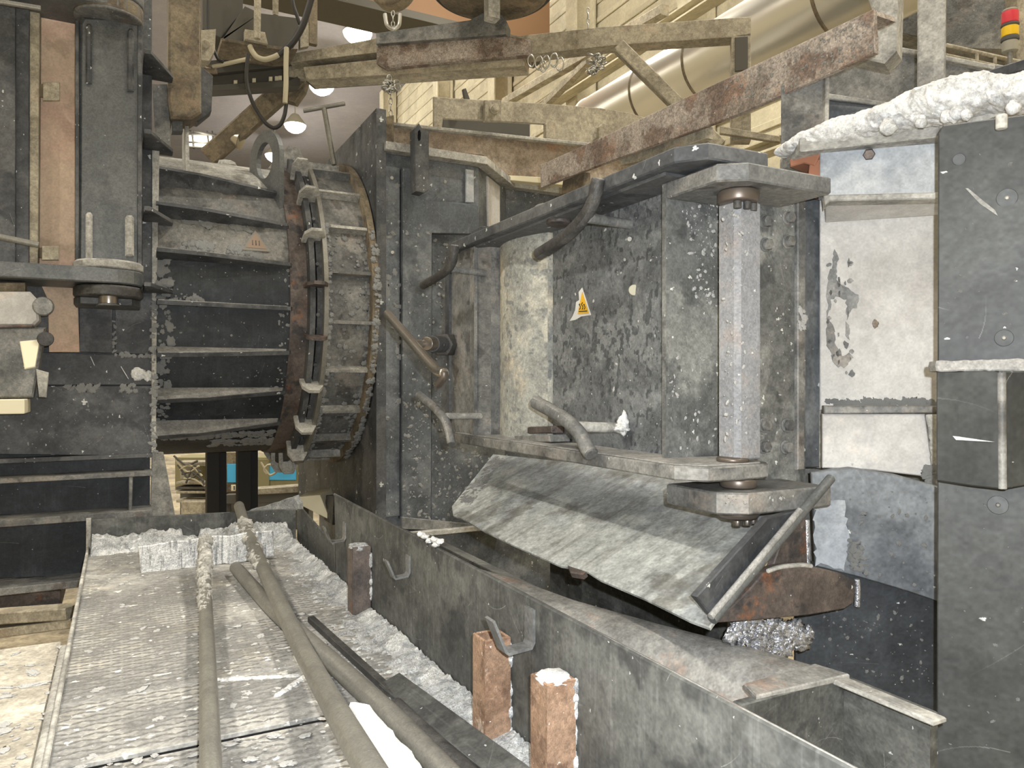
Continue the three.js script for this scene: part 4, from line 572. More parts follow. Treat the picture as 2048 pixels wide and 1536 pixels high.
{ const w = struct('wall_pit', box(1.62, 1.68, 0, 1.2, -2.75, -1.7), M.plate, 'dark steel lining of the pit'); part(w, 'far_lining', box(1.62, 1.68, 0, 0.68, -4.3, -2.75), M.plate); part(w, 'end_lining', box(0.84, 1.62, 0, 0.7, -4.34, -4.29), M.plate); part(w, 'pit_bottom', box(0.82, 1.62, 0.004, 0.05, -4.29, -0.4), M.plate); }
// ================================================================ pit guard plate with hooks and square posts
const XP = 0.78;
{
  const t = thing('guard_plate', 'long dark steel guard plate along the pit with strap hooks', 'plate');
  part(t, 'plate_sheet', slab(PX(XP), [[668, 988], [760, 1036], [838, 1076], [862, 1090], [1700, 1536], [1800, 1590], [1600, 2150], [900, 1900], [736, 1216], [672, 1150]], 0.012), M.plate);
  for (const [x, y, s, l] of [[818, 1150, 0.052, 1], [1062, 1290, 0.07, 1], [690, 1080, 0.06, 1]]) { const p = hit(x, y, PX(XP)); part(t, 'strap_hook', strap(p, V(-1, 0, 0), V(0, 1, 0), V(0, 0, -1), [[0.003, s * 1.15], [0.003, 0.01], [0.008, 0], [s * 0.9, -0.004], [s * 0.97, 0.0], [s * 1.4, s * 1.0]], s * 0.55, 0.006), M.steel); }
  part(t, 'top_crust', join([[842, 1066], [850, 1070], [858, 1078], [868, 1076], [880, 1080], [872, 1086]].map(([x, y], k) => lump(hit(x, y + 3, PX(XP + 0.004)), 0.011, 0.007, 0.012, k, 0.7, 2))), M.white, 'white crust on the top edge');
  part(t, 'top_edge', tube([[669, 989], [760, 1037], [838, 1077], [862, 1091], [1100, 1218], [1400, 1377], [1700, 1537], [1800, 1590]].map(([a, b]) => hit(a, b, PX(XP + 0.006))), 0.005, 60, 8), M.steel, 'pale worn top edge');
  part(t, 'far_upstand', slab(PX(0.83), [[594, 1018], [604, 1018], [668, 1090], [672, 1185], [594, 1080]], 0.01), M.plate);
}
for (const [x, y, fill, l] of [[702, 1094, 1, 'short square post crusted with grey dross near the far end of the guard plate'], [960, 1282, 0, 'rusty open-topped square tube post beside the middle strap hook'], [1080, 1370, 1, 'rusty square post capped with white dross against the guard plate']]) {
  const t = thing('square_post', l, 'post'), p = hit(x, y, PX(0.715)), s = 0.032, X = 0.744, z = p.z, top = 1.035, w = 0.006;
  part(t, 'tube_wall', box(X - s, X + s, 0.8, top, z + s - w, z + s), x < 800 ? M.rustDark : M.rustTube); part(t, 'tube_wall', box(X - s, X - s + w, 0.8, top, z - s, z + s - w), x < 800 ? M.rustDark : M.rustTube); part(t, 'tube_wall', box(X + s - w, X + s, 0.8, top, z - s, z + s - w), M.rustTube); part(t, 'tube_wall', box(X - s + w, X + s - w, 0.8, top, z - s, z - s + w), M.rustTube);
  if (fill) part(t, 'dross_fill', lump(V(X, top - 0.006, z), s * 1.15, 0.014, s * 1.15, x, 0.35), x < 800 ? M.dross : M.white, 'dross filling the tube');
  part(t, 'side_dross', join(Array.from({ length: 16 }, (_, k) => lump(V(X + s + 0.002, 0.8 + 0.23 * hash3(k, x, 1), z + s - 0.012 * hash3(k, 2, x)), 0.008, 0.014, 0.007, k, 0.6, 1))), M.dross, 'dross in the corner', true);
}
// ================================================================ working platform of tread plate
const PYT = 0.8, XA0 = -0.135;
{
  const t = thing('platform', 'dusty tread-plate working platform running beside the guard plate', 'platform');
  for (const [z0, z1, dy] of [[-4.2, -2.175, 0], [-2.165, -1.815, 0.002], [-1.795, -0.5, -0.004]]) {
    const p = part(t, 'tread_plate', box(XA0, XP - 0.002, PYT - 0.012 + dy, PYT + dy, z0, z1, 0.002), M.tread), r = rng(Math.round(-z0 * 100));
    const tg = mergeVertices(new THREE.SphereGeometry(1, 6, 4)), mats = []; let j = 0;
    for (let z = z0 + 0.02; z < z1 - 0.015; z += 0.027, j++) for (let i = 0, x = XA0 + 0.018 + (j % 2) * 0.0; x < XP - 0.02; x += 0.027, i++) { if (fbm3(x * 5, 1, z * 5) > 0.62) continue; const a = ((i + j) % 2 ? 0.35 : -0.35) + Math.PI * 0; mats.push(new THREE.Matrix4().makeRotationY(a).scale(V(0.0155, 0.0026, 0.0042)).setPosition(x, PYT + dy, z)); }
    const im = new THREE.InstancedMesh(boxUV(tg), M.tread, mats.length); mats.forEach((m, k) => im.setMatrixAt(k, m)); im.name = 'tread_pattern'; im.userData.kind = 'stuff'; im.castShadow = im.receiveShadow = true; p.add(im);
  }
  part(t, 'frame', box(XA0 + 0.01, XP - 0.02, PYT - 0.14, PYT - 0.02, -4.18, -0.5), M.soot);
  part(t, 'edge_lip', box(XA0 - 0.008, XA0 + 0.004, PYT - 0.05, PYT + 0.012, -4.2, -0.5), M.dusty);
  part(t, 'end_upstand', slab(PZ(-4.2), [[174, 1040], [592, 1017], [592, 1085], [174, 1110]], 0.015), M.plate);
  part(t, 'upstand_post', slab(PZ(-4.18), [[172, 1038], [182, 1037], [182, 1112], [172, 1116]], 0.03), M.dusty);
  const rough = (x, z) => 0.016 * (fbm3(x * 40, 3, z * 40) - 0.5) + 0.012 * (noise3(x * 110, 5, z * 110) - 0.5);
  part(t, 'dross_pile', layer(-0.12, 0.8, -4.19, -3.6, 0.009, PYT, (x, z) => 0.085 * ss(-3.85, -4.2, z) * (0.35 + 1.1 * fbm3(x * 7, 1, z * 7)) * (x > 0.28 && x < 0.36 ? 0.6 : 1) - 0.03 + 1.6 * rough(x, z)), M.dross, 'heap of grey dross at the far end', true);
  part(t, 'dross_bank', layer(0.3, XP - 0.004, -4.1, -1.2, 0.009, PYT, (x, z) => { const w = 0.17 + 0.2 * fbm3(2, 2, z * 3.1) + 0.1 * ss(-2.6, -1.9, z), e = (x - (XP - w)) / w; return e < -0.1 ? -1 : 0.018 * ss(-0.1, 1, e) + 0.02 * ss(0.7, 1, e) - 0.013 + 0.016 * (fbm3(x * 9, 7, z * 9) - 0.45) + rough(x, z); }), M.dross, 'loose silvery dross along the guard plate', true);
  const blobs = drops(PY(PYT + 0.001), [[200, 1130], [600, 1090], [900, 1400], [1000, 1536], [130, 1536]], 420, 0.002, 0.014, 121, 3); part(t, 'splash', blobs, M.white, 'white splashes on the tread plate', true);
  part(t, 'splash_line', join(Array.from({ length: 26 }, (_, k) => lump(hit(434 + k * 6.3 + 3 * hash3(k, 1, 1), 1361 - k * 0.35, PY(PYT + 0.002)), 0.012, 0.006, 0.008 + 0.004 * hash3(k, 2, 2), k, 0.5, 1))), M.white, 'white line of dross across the plate', true);
  part(t, 'splash_line', join(Array.from({ length: 14 }, (_, k) => lump(hit(556 + k * 4.5, 1392 - k * 3.2, PY(PYT + 0.002)), 0.012, 0.006, 0.008, k + 50, 0.5, 1))), M.white, 'short slanting line of dross', true);
}
{
  const t = thing('side_platform', 'pale dusty plate beside the tread platform with a rounded edge rail', 'platform');
  part(t, 'top_plate', box(-1.6, -0.165, PYT - 0.03, PYT - 0.012, -2.76, -0.4), M.palePlate); part(t, 'edge_rail', cyl(V(-0.15, PYT - 0.008, -2.66), V(-0.15, PYT - 0.008, -0.5), 0.013, 0.013, 16), M.dusty);
  part(t, 'flakes', drops(PY(PYT - 0.011), [[0, 1300], [135, 1290], [100, 1536], [0, 1536]], 40, 0.004, 0.03, 131), M.white, 'white flakes', true); part(t, 'side_skirt', box(-1.6, -0.17, 0.2, PYT - 0.03, -2.74, -2.7), M.soot);
}
// ================================================================ tools lying on the platform
{
  const t = thing('skimmer', 'long skimming tool with a broad silvery blade resting on the platform', 'tool');
  part(t, 'shaft', tube([atD(408, 1100, 3.15), atD(412, 1220, 2.45), atD(418, 1400, 1.75), atD(424, 1620, 1.3)], 0.021, 60, 16), M.rod);
  part(t, 'blade', slab(PZ(-3.54), ragged([[276, 1096], [330, 1086], [400, 1076], [470, 1070], [546, 1060], [549, 1112], [500, 1120], [420, 1133], [350, 1140], [280, 1150]], 2, 14, 3), 0.02), M.blade, 'bright aluminium-coated blade');
  const L = [], r = rng(141); for (let k = 0; k < 70; k++) { const f = k / 69, y = 1078 + 150 * f, d = 3.17 - 0.75 * f + 0.0; L.push(lump(atD(410 + (r() - 0.5) * 14, y, d - 0.012), 0.012 + 0.016 * r() * (1 - f), 0.02, 0.012 + 0.01 * r(), k, 0.6, 2)); } part(t, 'crust', join(L), M.dusty, 'pale crust on the shaft end');
}
{
  const t = thing('stirring_rod', 'thick grey rod leaning over the end of the platform and crossing the other tools', 'rod');
  part(t, 'rod_bar', tube([atD(478, 1012, 3.98), atD(490, 1050, 3.6), atD(528, 1140, 2.9), atD(590, 1270, 2.2), atD(655, 1390, 1.7), atD(735, 1530, 1.28), atD(770, 1590, 1.16)], 0.026, 70, 18), M.rod);
  const L = [], r = rng(151); for (let k = 0; k < 50; k++) { const f = k / 49, x = 488 + 34 * f, y = 1042 + 90 * f; L.push(lump(atD(x + (r() - 0.5) * 12, y, 3.62 - 0.68 * f), 0.014 + 0.018 * r(), 0.02, 0.014 + 0.01 * r(), k, 0.6, 2)); } part(t, 'crust', join(L), M.dusty, 'pale crust on the far end');
}
const onP = (x, y, h) => hit(x, y, PY(PYT + h));
single('round_bar', tube([onP(472, 1136, 0.03), onP(540, 1212, 0.03), onP(605, 1272, 0.03), onP(700, 1356, 0.03), onP(790, 1440, 0.03), onP(905, 1560, 0.03)], 0.026, 60, 16), M.rod, 'pale round bar lying on the platform under the thick rod', 'bar');
single('round_bar', tube([onP(792, 1412, 0.026), onP(850, 1468, 0.026), onP(960, 1570, 0.026)], 0.02, 30, 14), M.rodDark, 'short dark bar with a cut end between the flat bar and the pale bar', 'bar');
single('thin_bar', bar(onP(622, 1238, 0.012), onP(985, 1570, 0.012), 0.022, 0.02), M.rodDark, 'thin dark bar lying on the platform nearest the dross bank', 'bar');
{ const a = onP(780, 1362, 0.02), b = onP(1050, 1570, 0.05); single('flat_bar', bar(a, b, 0.062, 0.014, V(-0.35, 1, 0)), M.plate, 'wide flat dark steel bar lying beside the square posts', 'bar'); }
single('white_paddle', slab(P3(onP(700, 1400, 0.05), onP(830, 1500, 0.06), onP(740, 1550, 0.03)), ragged([[688, 1432], [700, 1402], [716, 1398], [736, 1406], [790, 1466], [822, 1500], [870, 1580], [770, 1580]], 3, 14, 4), 0.02, { bevel: 0.006 }), M.white, 'white coated paddle blade beside the thick rod', 'paddle');

// ================================================================ overhead structure
{ // brown hollow section hanging beside the drum
  const t = thing('hanging_tube', 'brown dusty square steel tube hanging in front of the machine hoses', 'tube'), z = -4.55;
  part(t, 'tube_body', slab(PZ(z), [[338, -60], [402, -60], [403, 225], [384, 238], [342, 236], [336, 200]], 0.2, { bevel: 0.012 }), M.brown); part(t, 'side_web', slab(PZ(z - 0.12), [[400, 130], [426, 152], [423, 222], [396, 244], [384, 240]], 0.1), M.dark); part(t, 'foot', slab(PZ(z - 0.05), rect(344, 236, 366, 262), 0.08), M.dark);
}
single('pale_plate', slab(PZ(-4.6), [[304, 168], [334, 168], [341, 250], [341, 306], [312, 306]], 0.03), M.steel, 'grey plate between the gussets and the brown tube', 'plate');
{ const t = thing('cylinder_head', 'grey pale block with a rounded bolt behind the brown tube', 'block'), z = -5.0; part(t, 'block', slab(PZ(z), [[402, 60], [432, 58], [430, 100], [418, 122], [402, 120]], 0.12), M.tanDust); part(t, 'bolt', cyl(hit(412, 88, PZ(z)), hit(412, 88, PZ(z + 0.05)), 0.025, 0.025, 16), M.tanDust); }
{
  const t = thing('hydraulic_unit', 'dark dusty hydraulic box with a riser pipe and clamp above the drum', 'machine unit'), z = -5.2;
  part(t, 'upper_box', slab(PZ(z - 0.1), [[405, -40], [486, -40], [486, 28], [470, 40], [442, 76], [405, 58]], 0.3), M.dull); part(t, 'main_box', slab(PZ(z), [[444, 80], [490, 12], [520, 26], [595, 36], [600, 70], [562, 98], [444, 78]], 0.3), M.dull);
  part(t, 'bottom_flange', slab(PZ(z + 0.05), [[442, 76], [596, 98], [560, 100], [444, 82]], 0.3), M.brown); part(t, 'clamp', slab(PZ(z + 0.08), [[490, 58], [530, 64], [536, 88], [490, 78]], 0.06), M.tanDust); part(t, 'riser_pipe', cyl(hit(514, 78, PZ(z + 0.12)), hit(516, -60, PZ(z + 0.12)), 0.022, 0.022, 20), M.tanDust); part(t, 'riser_pipe', cyl(hit(551, 32, PZ(z - 0.05)), hit(551, -60, PZ(z - 0.05)), 0.02, 0.02, 16), M.tanDust); part(t, 'bracket', slab(PZ(z - 0.1), [[600, 42], [618, 45], [618, 92], [600, 96]], 0.05), M.tanDust); part(t, 'side_post', bar(hit(625, 90, PZ(z - 0.12)), hit(625, -60, PZ(z - 0.12)), 0.045, 0.06), M.brown);
}
{
  const t = thing('rail_beam', 'dark channel beam with slots carrying the hoses behind the brown tube', 'beam'), z = -5.5;
  part(t, 'upper_chord', slab(PZ(z), [[400, 122], [600, 108], [600, 128], [400, 150]], 0.12), M.dull); part(t, 'web', slab(PZ(z - 0.06), [[400, 148], [600, 128], [600, 160], [400, 172]], 0.04), M.dull); part(t, 'lower_chord', slab(PZ(z), [[424, 170], [580, 160], [600, 150], [600, 172], [424, 182]], 0.12), M.dull);
  for (const [a, b] of [[468, 160], [505, 156], [538, 153], [550, 152], [557, 151]]) part(t, 'slot_tab', slab(PZ(z - 0.02), rect(a, b, a + 7, b + 9), 0.02), M.paleStep);
}
const hose = (l, pts, d, r, m, cat = 'hose') => single(cat, tube(pts.map(([x, y, e]) => atD(x, y, d + (e || 0))), r, 60, 12), m, l, cat === 'hose' ? 'hose' : 'rod');
hose('thick black hose curving down from above beside the hydraulic box', [[640, -60], [622, 0], [606, 50], [586, 84], [560, 108], [548, 114]], 4.9, 0.021, M.hose);
hose('pale curved hose end joining the thick black hose', [[500, 92], [504, 102], [514, 114], [530, 119], [548, 114], [556, 110]], 4.88, 0.017, M.cable);
hose('black hanging hose loop in front of the grey ceiling', [[496, 108], [493, 150], [496, 178], [508, 212], [528, 243], [546, 256], [560, 250], [569, 230], [573, 200], [574, 150], [573, 100]], 4.7, 0.0125, M.hose);
hose('thin black lead running down to the thick hose', [[578, -60], [586, 5], [594, 32], [600, 48]], 4.95, 0.012, M.hose);
hose('thin brown hose beside the brown square tube', [[416, -60], [415, 20], [416, 60], [424, 90], [436, 118], [446, 124]], 4.75, 0.01, M.hose);
single('pale_hose', tube([[573, 96], [572, 130], [572, 170], [570, 206]].map(([x, y]) => atD(x, y, 4.68)), 0.0155, 20, 12), M.cable, 'pale sleeve on the right side of the hose loop', 'hose');
{ const t = thing('push_rod', 'thin pale rod with a clevis end reaching out from the brown tube', 'rod'); part(t, 'rod', cyl(atD(424, 134, 4.75), atD(500, 117, 4.8), 0.013, 0.013, 14), M.cable); part(t, 'clevis', bar(atD(404, 128, 4.74), atD(424, 136, 4.75), 0.03, 0.02), M.chrome); part(t, 'foot', bar(atD(408, 142, 4.74), atD(434, 143, 4.75), 0.02, 0.03), M.brown); }
{
  const t = thing('diagonal_strut', 'brown square strut slanting down towards the drum from the boom', 'strut'), d = 5.52;
  part(t, 'strut_tube', bar(atD(604, 148, d), atD(420, 312, d + 0.2), 0.14, 0.14, V(0, 0, 1)), M.brown); part(t, 'end_plate', slab(PD(d - 0.12), [[574, 124], [580, 119], [594, 119], [606, 128], [612, 158], [574, 153]], 0.06), M.tanDust); part(t, 'end_web', slab(PD(d), [[574, 153], [612, 158], [606, 178], [588, 204], [560, 196]], 0.1), M.brown);
}
{ const t = thing('cage_lamp', 'small work light with a wire cage and cone socket behind the drum', 'lamp'), d = 5.85; part(t, 'lamp_panel', slab(PD(d), [[374, 266], [426, 272], [418, 292], [376, 290]], 0.04), plain(0xffffff, 0.5, 0, { emissive: LAMP_COLOR, emissiveIntensity: 0.9 })); for (const x of [372, 384, 414, 424]) part(t, 'cage_wire', cyl(atD(x, 262, d - 0.05), atD(x + 4, 298, d - 0.05), 0.008, 0.008, 6), M.dull); for (const y of [268, 284, 294]) part(t, 'cage_wire', cyl(atD(368, y, d - 0.06), atD(430, y + 2, d - 0.06), 0.007, 0.007, 6), M.dull); part(t, 'stay', cyl(atD(366, 258, d), atD(462, 276, d - 0.2), 0.01, 0.01, 8), M.dull); part(t, 'socket', cyl(atD(458, 274, d - 0.2), atD(482, 282, d - 0.2), 0.03, 0.07, 20), M.chrome);
  const l = new THREE.PointLight(LAMP_COLOR, 0.2, 0, 2); l.position.copy(atD(400, 280, d - 0.1)); l.castShadow = true; l.shadow.radius = 3; scene.add(l); }
{ const t = thing('tee_handle', 'thin steel tee handle standing above the drum ring', 'handle'), d = 4.9; part(t, 'stem', cyl(atD(668, 330, d), atD(648, 216, d), 0.017, 0.017, 12), M.rod); part(t, 'crossbar', cyl(atD(607, 222, d), atD(690, 207, d), 0.014, 0.014, 12), M.rod); }
// boom above the column
{
  const t = thing('boom_beam', 'long beige steel boom crossing above the column with posts and brace', 'beam'), pl = PV(580, 5.3, 1500, 4.7), pb = PV(580, 5.42, 1500, 4.82);
  part(t, 'upper_flange', slab(pl, [[578, 108], [800, 68], [1000, 76], [1200, 54], [1502, 33], [1502, 72], [1230, 90], [1000, 116], [760, 104], [578, 126]], 0.12), M.tanDust);
  part(t, 'web', slab(pb, [[600, 112], [1060, 72], [1060, 128], [612, 158]], 0.05), M.brown); part(t, 'lower_flange', slab(pl, [[606, 134], [760, 118], [800, 124], [1050, 116], [1050, 132], [612, 160]], 0.16), M.tanDust); part(t, 'underside', slab(PV(580, 5.36, 1500, 4.76), [[612, 150], [1050, 120], [1052, 134], [612, 164]], 0.14), M.dull);
  part(t, 'clamp_block', slab(PV(580, 5.24, 1500, 4.64), [[752, 92], [760, 88], [1010, 70], [1060, 78], [1060, 108], [900, 122], [800, 132], [770, 136], [752, 126]], 0.1, { bevel: 0.012 }), M.rustBar, 'rusty sleeve around the boom'); part(t, 'top_strip', slab(PV(580, 5.2, 1500, 4.6), [[752, 66], [940, 40], [964, 26], [1004, 30], [1014, 44], [1012, 68], [752, 88]], 0.12), M.steel);
  part(t, 'end_post', slab(pl, [[1463, 72], [1502, 66], [1502, 280], [1463, 280]], 0.1), M.tanDust); part(t, 'foot_bar', slab(PV(580, 5.25, 1500, 4.65), [[1440, 252], [1560, 272], [1560, 284], [1440, 266]], 0.04), M.tanDust); part(t, 'post_recess', slab(PV(580, 5.285, 1500, 4.685), [[1470, 74], [1496, 72], [1496, 140], [1470, 142]], 0.02), M.dull);
  part(t, 'brace', bar(hit(1238, 94, PV(580, 5.26, 1500, 4.66)), hit(1440, 294, PV(580, 5.26, 1500, 4.66)), 0.09, 0.08), M.tanDust);
}
{
  const t = thing('sheave_disc', 'large dark round disc on a stub shaft above the boom', 'disc'), c = atD(985, -24, 4.75), r = 0.395;
  part(t, 'disc_rim', cyl(c.clone().add(V(0, -0.03, 0)), c.clone().add(V(0, 0.12, 0)), r, r, 64, 0.05), M.tyre); part(t, 'disc_face', cyl(c.clone().add(V(0, -0.05, 0)), c.clone().add(V(0, -0.03, 0)), r * 0.86, r * 0.9, 64, 0.02), M.brown); part(t, 'shaft', bar(atD(984, 40, 4.72), atD(984, -40, 4.72), 0.08, 0.08), M.dusty);
}
// chains
function chain(name, label, x, y0, y1, d, r = 0.016) { const t = thing(name, label, 'chain'), a = atD(x, y0, d), b = atD(x, y1, d), n = Math.max(3, Math.round(a.distanceTo(b) / (r * 2.4))); for (let k = 0; k < n; k++) { const g = boxUV(new THREE.TorusGeometry(r, r * 0.3, 6, 14)); g.scale(0.7, 1.2, 1); g.rotateY(k % 2 ? 1.2 : -0.4); g.translate(...a.clone().lerp(b, (k + 0.5) / n).toArray()); part(t, 'link', g, M.chain); } return t; }
chain('chain', 'shiny steel chain hanging from the boom to the rusty channel corner', 781, 150, 232, 4.95);
{ const t = chain('chain_bundle', 'bunched shiny chain knot under the boom above the column', 779, 152, 184, 4.92, 0.022), r = rng(7); for (let k = 0; k < 14; k++) { const g = boxUV(new THREE.TorusGeometry(0.022, 0.007, 6, 14)); g.rotateX(r() * 3); g.rotateY(r() * 3); g.translate(...atD(768 + r() * 28, 160 + r() * 20, 4.9).toArray()); part(t, 'link', g, M.chain); } }
{ const t = chain('chain_bundle', 'bunched shiny chain below the right part of the boom', 1192, 110, 145, 4.85, 0.02), r = rng(8); for (let k = 0; k < 16; k++) { const g = boxUV(new THREE.TorusGeometry(0.022, 0.006, 6, 14)); g.rotateX(r() * 3); g.rotateY(r() * 3); g.translate(...atD(1178 + r() * 32, 108 + r() * 36, 4.85).toArray()); part(t, 'link', g, M.chain); } }
chain('chain', 'short shiny chain standing above the right part of the boom', 1176, 16, 58, 4.85, 0.014); chain('chain', 'short shiny chain under the hook block', 786, 22, 64, 5.2, 0.016);
{ const t = thing('wire_loops', 'bundle of bright wire loops hanging under the boom', 'wire'); for (const [x, y, s] of [[1062, 122, 0.032], [1078, 126, 0.036], [1092, 124, 0.034], [1108, 120, 0.036], [1120, 128, 0.036], [1086, 132, 0.03]]) { const g = boxUV(new THREE.TorusGeometry(s, 0.006, 8, 24)); g.scale(0.7, 1.2, 1); g.rotateY(-YAW + (x % 7 - 3) * 0.12); g.translate(...atD(x, y, 4.9).toArray()); part(t, 'loop', g, M.chain); } }
{ const t = thing('hook_block', 'dark brown crane hook block above the chains', 'hook'); part(t, 'block', cyl(atD(786, -30, 5.3).add(V(-0.05, 0, 0.05)), atD(786, -30, 5.3).add(V(0.05, 0, -0.05)), 0.17, 0.17, 32), M.brown); part(t, 'shackle', tube([atD(770, 28, 5.2), atD(774, 50, 5.2), atD(786, 58, 5.2), atD(798, 50, 5.2), atD(800, 28, 5.2)], 0.014, 24, 10), M.chain); }
single('round_tank', cyl(atD(786, -40, 5.6), atD(786, -100, 5.6), 0.3, 0.3, 32), M.brown, 'dark rounded body of the hoist above the hook block', 'hoist');
// rusty channel and curved plate on top of the column
{
  const t = thing('rusty_channel', 'rusty tan channel lying on the column top', 'channel'), pl = PZ(-4.75);
  part(t, 'channel_web', slab(pl, [[784, 248], [900, 260], [1200, 292], [1320, 302], [1320, 372], [1080, 360], [1012, 348], [966, 310], [784, 292]], 0.05), M.rustPlate); part(t, 'top_flange', slab(PZ(-4.7), [[784, 244], [900, 256], [1200, 288], [1320, 298], [1320, 304], [1200, 294], [900, 262], [784, 250]], 0.25), M.dusty); part(t, 'end_lug', slab(PZ(-4.66), [[769, 234], [788, 230], [788, 292], [769, 290]], 0.05), M.brown); part(t, 'lower_lip', slab(PZ(-4.68), [[1012, 350], [1080, 354], [1215, 370], [1215, 378], [1080, 366], [1016, 360]], 0.1), M.paleStep);
}
{
  const t = thing('curved_plate', 'long curved beige plate with a bolted lug behind the rusty channel', 'plate'), pl = PZ(-5.3);
  part(t, 'plate_sheet', slab(pl, [[868, 193], [900, 196], [1000, 202], [1100, 208], [1200, 216], [1260, 226], [1292, 236], [1292, 300], [1090, 282], [1090, 248], [1000, 242], [886, 237], [884, 256], [868, 256]], 0.03), M.tanDust);
  part(t, 'lug', slab(PZ(-5.25), rect(970, 200, 1003, 242), 0.04), M.tanDust); part(t, 'bolt', hexBolt(hit(987, 219, PZ(-5.25)), V(0, 0, 1), 0.03, 0.05), M.tanDust); for (const [x, y0, y1] of [[1092, 240, 284], [1198, 246, 292]]) part(t, 'stub', slab(PZ(-5.22), [[x, y0 + 8], [x + 8, y0], [x + 18, y0 + 4], [x + 20, y1], [x, y1 - 2]], 0.04), M.tanDust); part(t, 'back_box', slab(PZ(-5.6), [[886, 236], [1060, 248], [1060, 284], [886, 258]], 0.3), M.dull); part(t, 'pointed_fin', slab(PZ(-5.5), [[926, 178], [932, 176], [940, 198], [930, 198]], 0.03), M.dull);
}
{ const t = thing('angle_beam', 'long rusty speckled flat beam slanting up across the furnace top', 'beam'); part(t, 'beam_face', slab(PX(2.0), [[1080, 330], [1200, 276], [1746, 18], [1750, 106], [1480, 228], [1200, 330], [1081, 376]], 0.02), M.rustBar); part(t, 'beam_flange', slab(PX(2.03), [[1082, 332], [1746, 20], [1750, 30], [1084, 340]], 0.1), M.rustBar); part(t, 'backing_plate', slab(PX(2.05), [[1240, 300], [1400, 246], [1412, 252], [1412, 276], [1300, 318], [1240, 330]], 0.04), M.tanDust, 'beige plate under the beam'); part(t, 'lower_strip', slab(PX(2.06), [[1250, 302], [1320, 312], [1320, 320], [1250, 308]], 0.02), M.paleStep); part(t, 'end_stub', slab(PX(2.06), [[1126, 358], [1168, 344], [1168, 384], [1122, 388]], 0.04), M.brown); part(t, 'frost', drops(PX(1.999), [[1440, 170], [1740, 30], [1744, 100], [1480, 222]], 320, 0.001, 0.005, 161), M.dusty, 'crusty pale grains', true); }
// top right
{ const t = thing('rough_post', 'rough dust-caked square post behind the end of the rusty beam', 'post'); part(t, 'post_body', slab(PV(1700, 2.75, 1800, 2.65), [[1715, -60], [1796, -60], [1792, 100], [1768, 126], [1700, 112], [1740, 100], [1744, 20]], 0.12, { bevel: 0.008 }), M.dusty); }
{ const t = thing('rough_post', 'rough dust-caked narrow post standing between the dark ducts', 'post'); part(t, 'post_body', slab(PV(1836, 2.5, 1890, 2.46), [[1835, -60], [1892, -60], [1890, 200], [1834, 200]], 0.1, { bevel: 0.006 }), M.dusty); }
single('upright_plate', slab(PV(1562, 2.55, 1656, 2.5), [[1562, 172], [1656, 140], [1656, 270], [1562, 300]], 0.02), M.steel, 'grey upright plate under the rusty beam', 'plate'); single('plate_edge', slab(PV(1648, 2.48, 1662, 2.48), [[1652, 142], [1660, 142], [1658, 268], [1650, 272]], 0.03), M.dusty, 'pale edge bar of the grey upright plate', 'bar');
{ const t = thing('dark_duct', 'big dark grey sheet-metal duct behind the rough posts', 'duct'); part(t, 'duct_body', slab(PV(1655, 3.2, 2048, 2.9), [[1640, 110], [1740, 90], [1840, 108], [2000, 130], [2110, 140], [2110, 330], [1640, 330]], 0.6), M.steel); part(t, 'top_edge', slab(PV(1655, 3.17, 2048, 2.87), [[1790, 92], [1860, 104], [1990, 130], [1990, 140], [1860, 114], [1790, 102]], 0.1), M.dusty); }
{ const t = thing('header_pipe', 'horizontal grey pipe in front of the dark duct', 'pipe'); part(t, 'pipe', cyl(atD(1640, 226, 2.75), atD(1800, 246, 2.7), 0.05, 0.05, 28), M.slate); { const q = atD(1720, 240, 2.73); part(t, 'stand', bar(V(q.x, 0, q.z), q, 0.06, 0.06), M.dark); } part(t, 'pipe_ledge', slab(PV(1655, 2.7, 1800, 2.66), [[1656, 186], [1790, 206], [1790, 214], [1656, 196]], 0.06), M.dusty); }
{ const t = thing('exhaust_hood', 'large dim grey exhaust hood high behind the signal light', 'hood'); part(t, 'hood_body', slab(PV(1780, 5.4, 2048, 5.0), [[1770, -80], [2140, -80], [2140, 104], [1930, 96], [1780, 60]], 0.5), M.steel); }
single('roof_plate', slab(PV(1890, 2.42, 2048, 2.22), [[1890, 168], [2110, 98], [2110, 126], [1892, 178]], 0.3), M.dark, 'dark sloping roof plate edge below the signal light', 'plate');
{ const t = thing('hand_rail', 'thin cream handrail beyond the dark duct', 'rail'), d = 3.6; part(t, 'top_rail', cyl(atD(1892, 90, d), atD(2040, 124, d), 0.009, 0.009, 10), M.tanDust); part(t, 'mid_rail', cyl(atD(1892, 110, d), atD(2040, 142, d), 0.008, 0.008, 10), M.tanDust); for (const x of [1954, 1990]) part(t, 'baluster', cyl(atD(x, 104 + (x - 1954) * 0.22, d), atD(x, 200, d), 0.008, 0.008, 8), M.tanDust); }
{ const t = thing('signal_tower', 'small signal tower light with red and yellow segments', 'signal light'), d = 2.6, seg = (y0, y1, r, n, m, l) => part(t, n, cyl(atD(2020, y1, d), atD(2020, y0, d), r, r, 32, 0.1), m, l); seg(24, 48, 0.0265, 'red_segment', M.red, 'red lens'); seg(20, 24, 0.024, 'cap', M.lightGrey); seg(48, 54, 0.028, 'spacer', M.dull); seg(54, 74, 0.0265, 'yellow_segment', M.amber, 'yellow lens'); seg(74, 83, 0.028, 'spacer', M.dull); seg(83, 104, 0.025, 'base', M.lightGrey); { const q = atD(2020, 104, d); part(t, 'pole', cyl(V(q.x, 0, q.z), q, 0.008, 0.008, 12), M.rod); }; }
single('beige_pillar', slab(PV(2034, 4, 2048, 4), rect(2034, -40, 2120, 125), 0.1), M.tanDust, 'beige pillar at the edge beside the signal light', 'pillar');
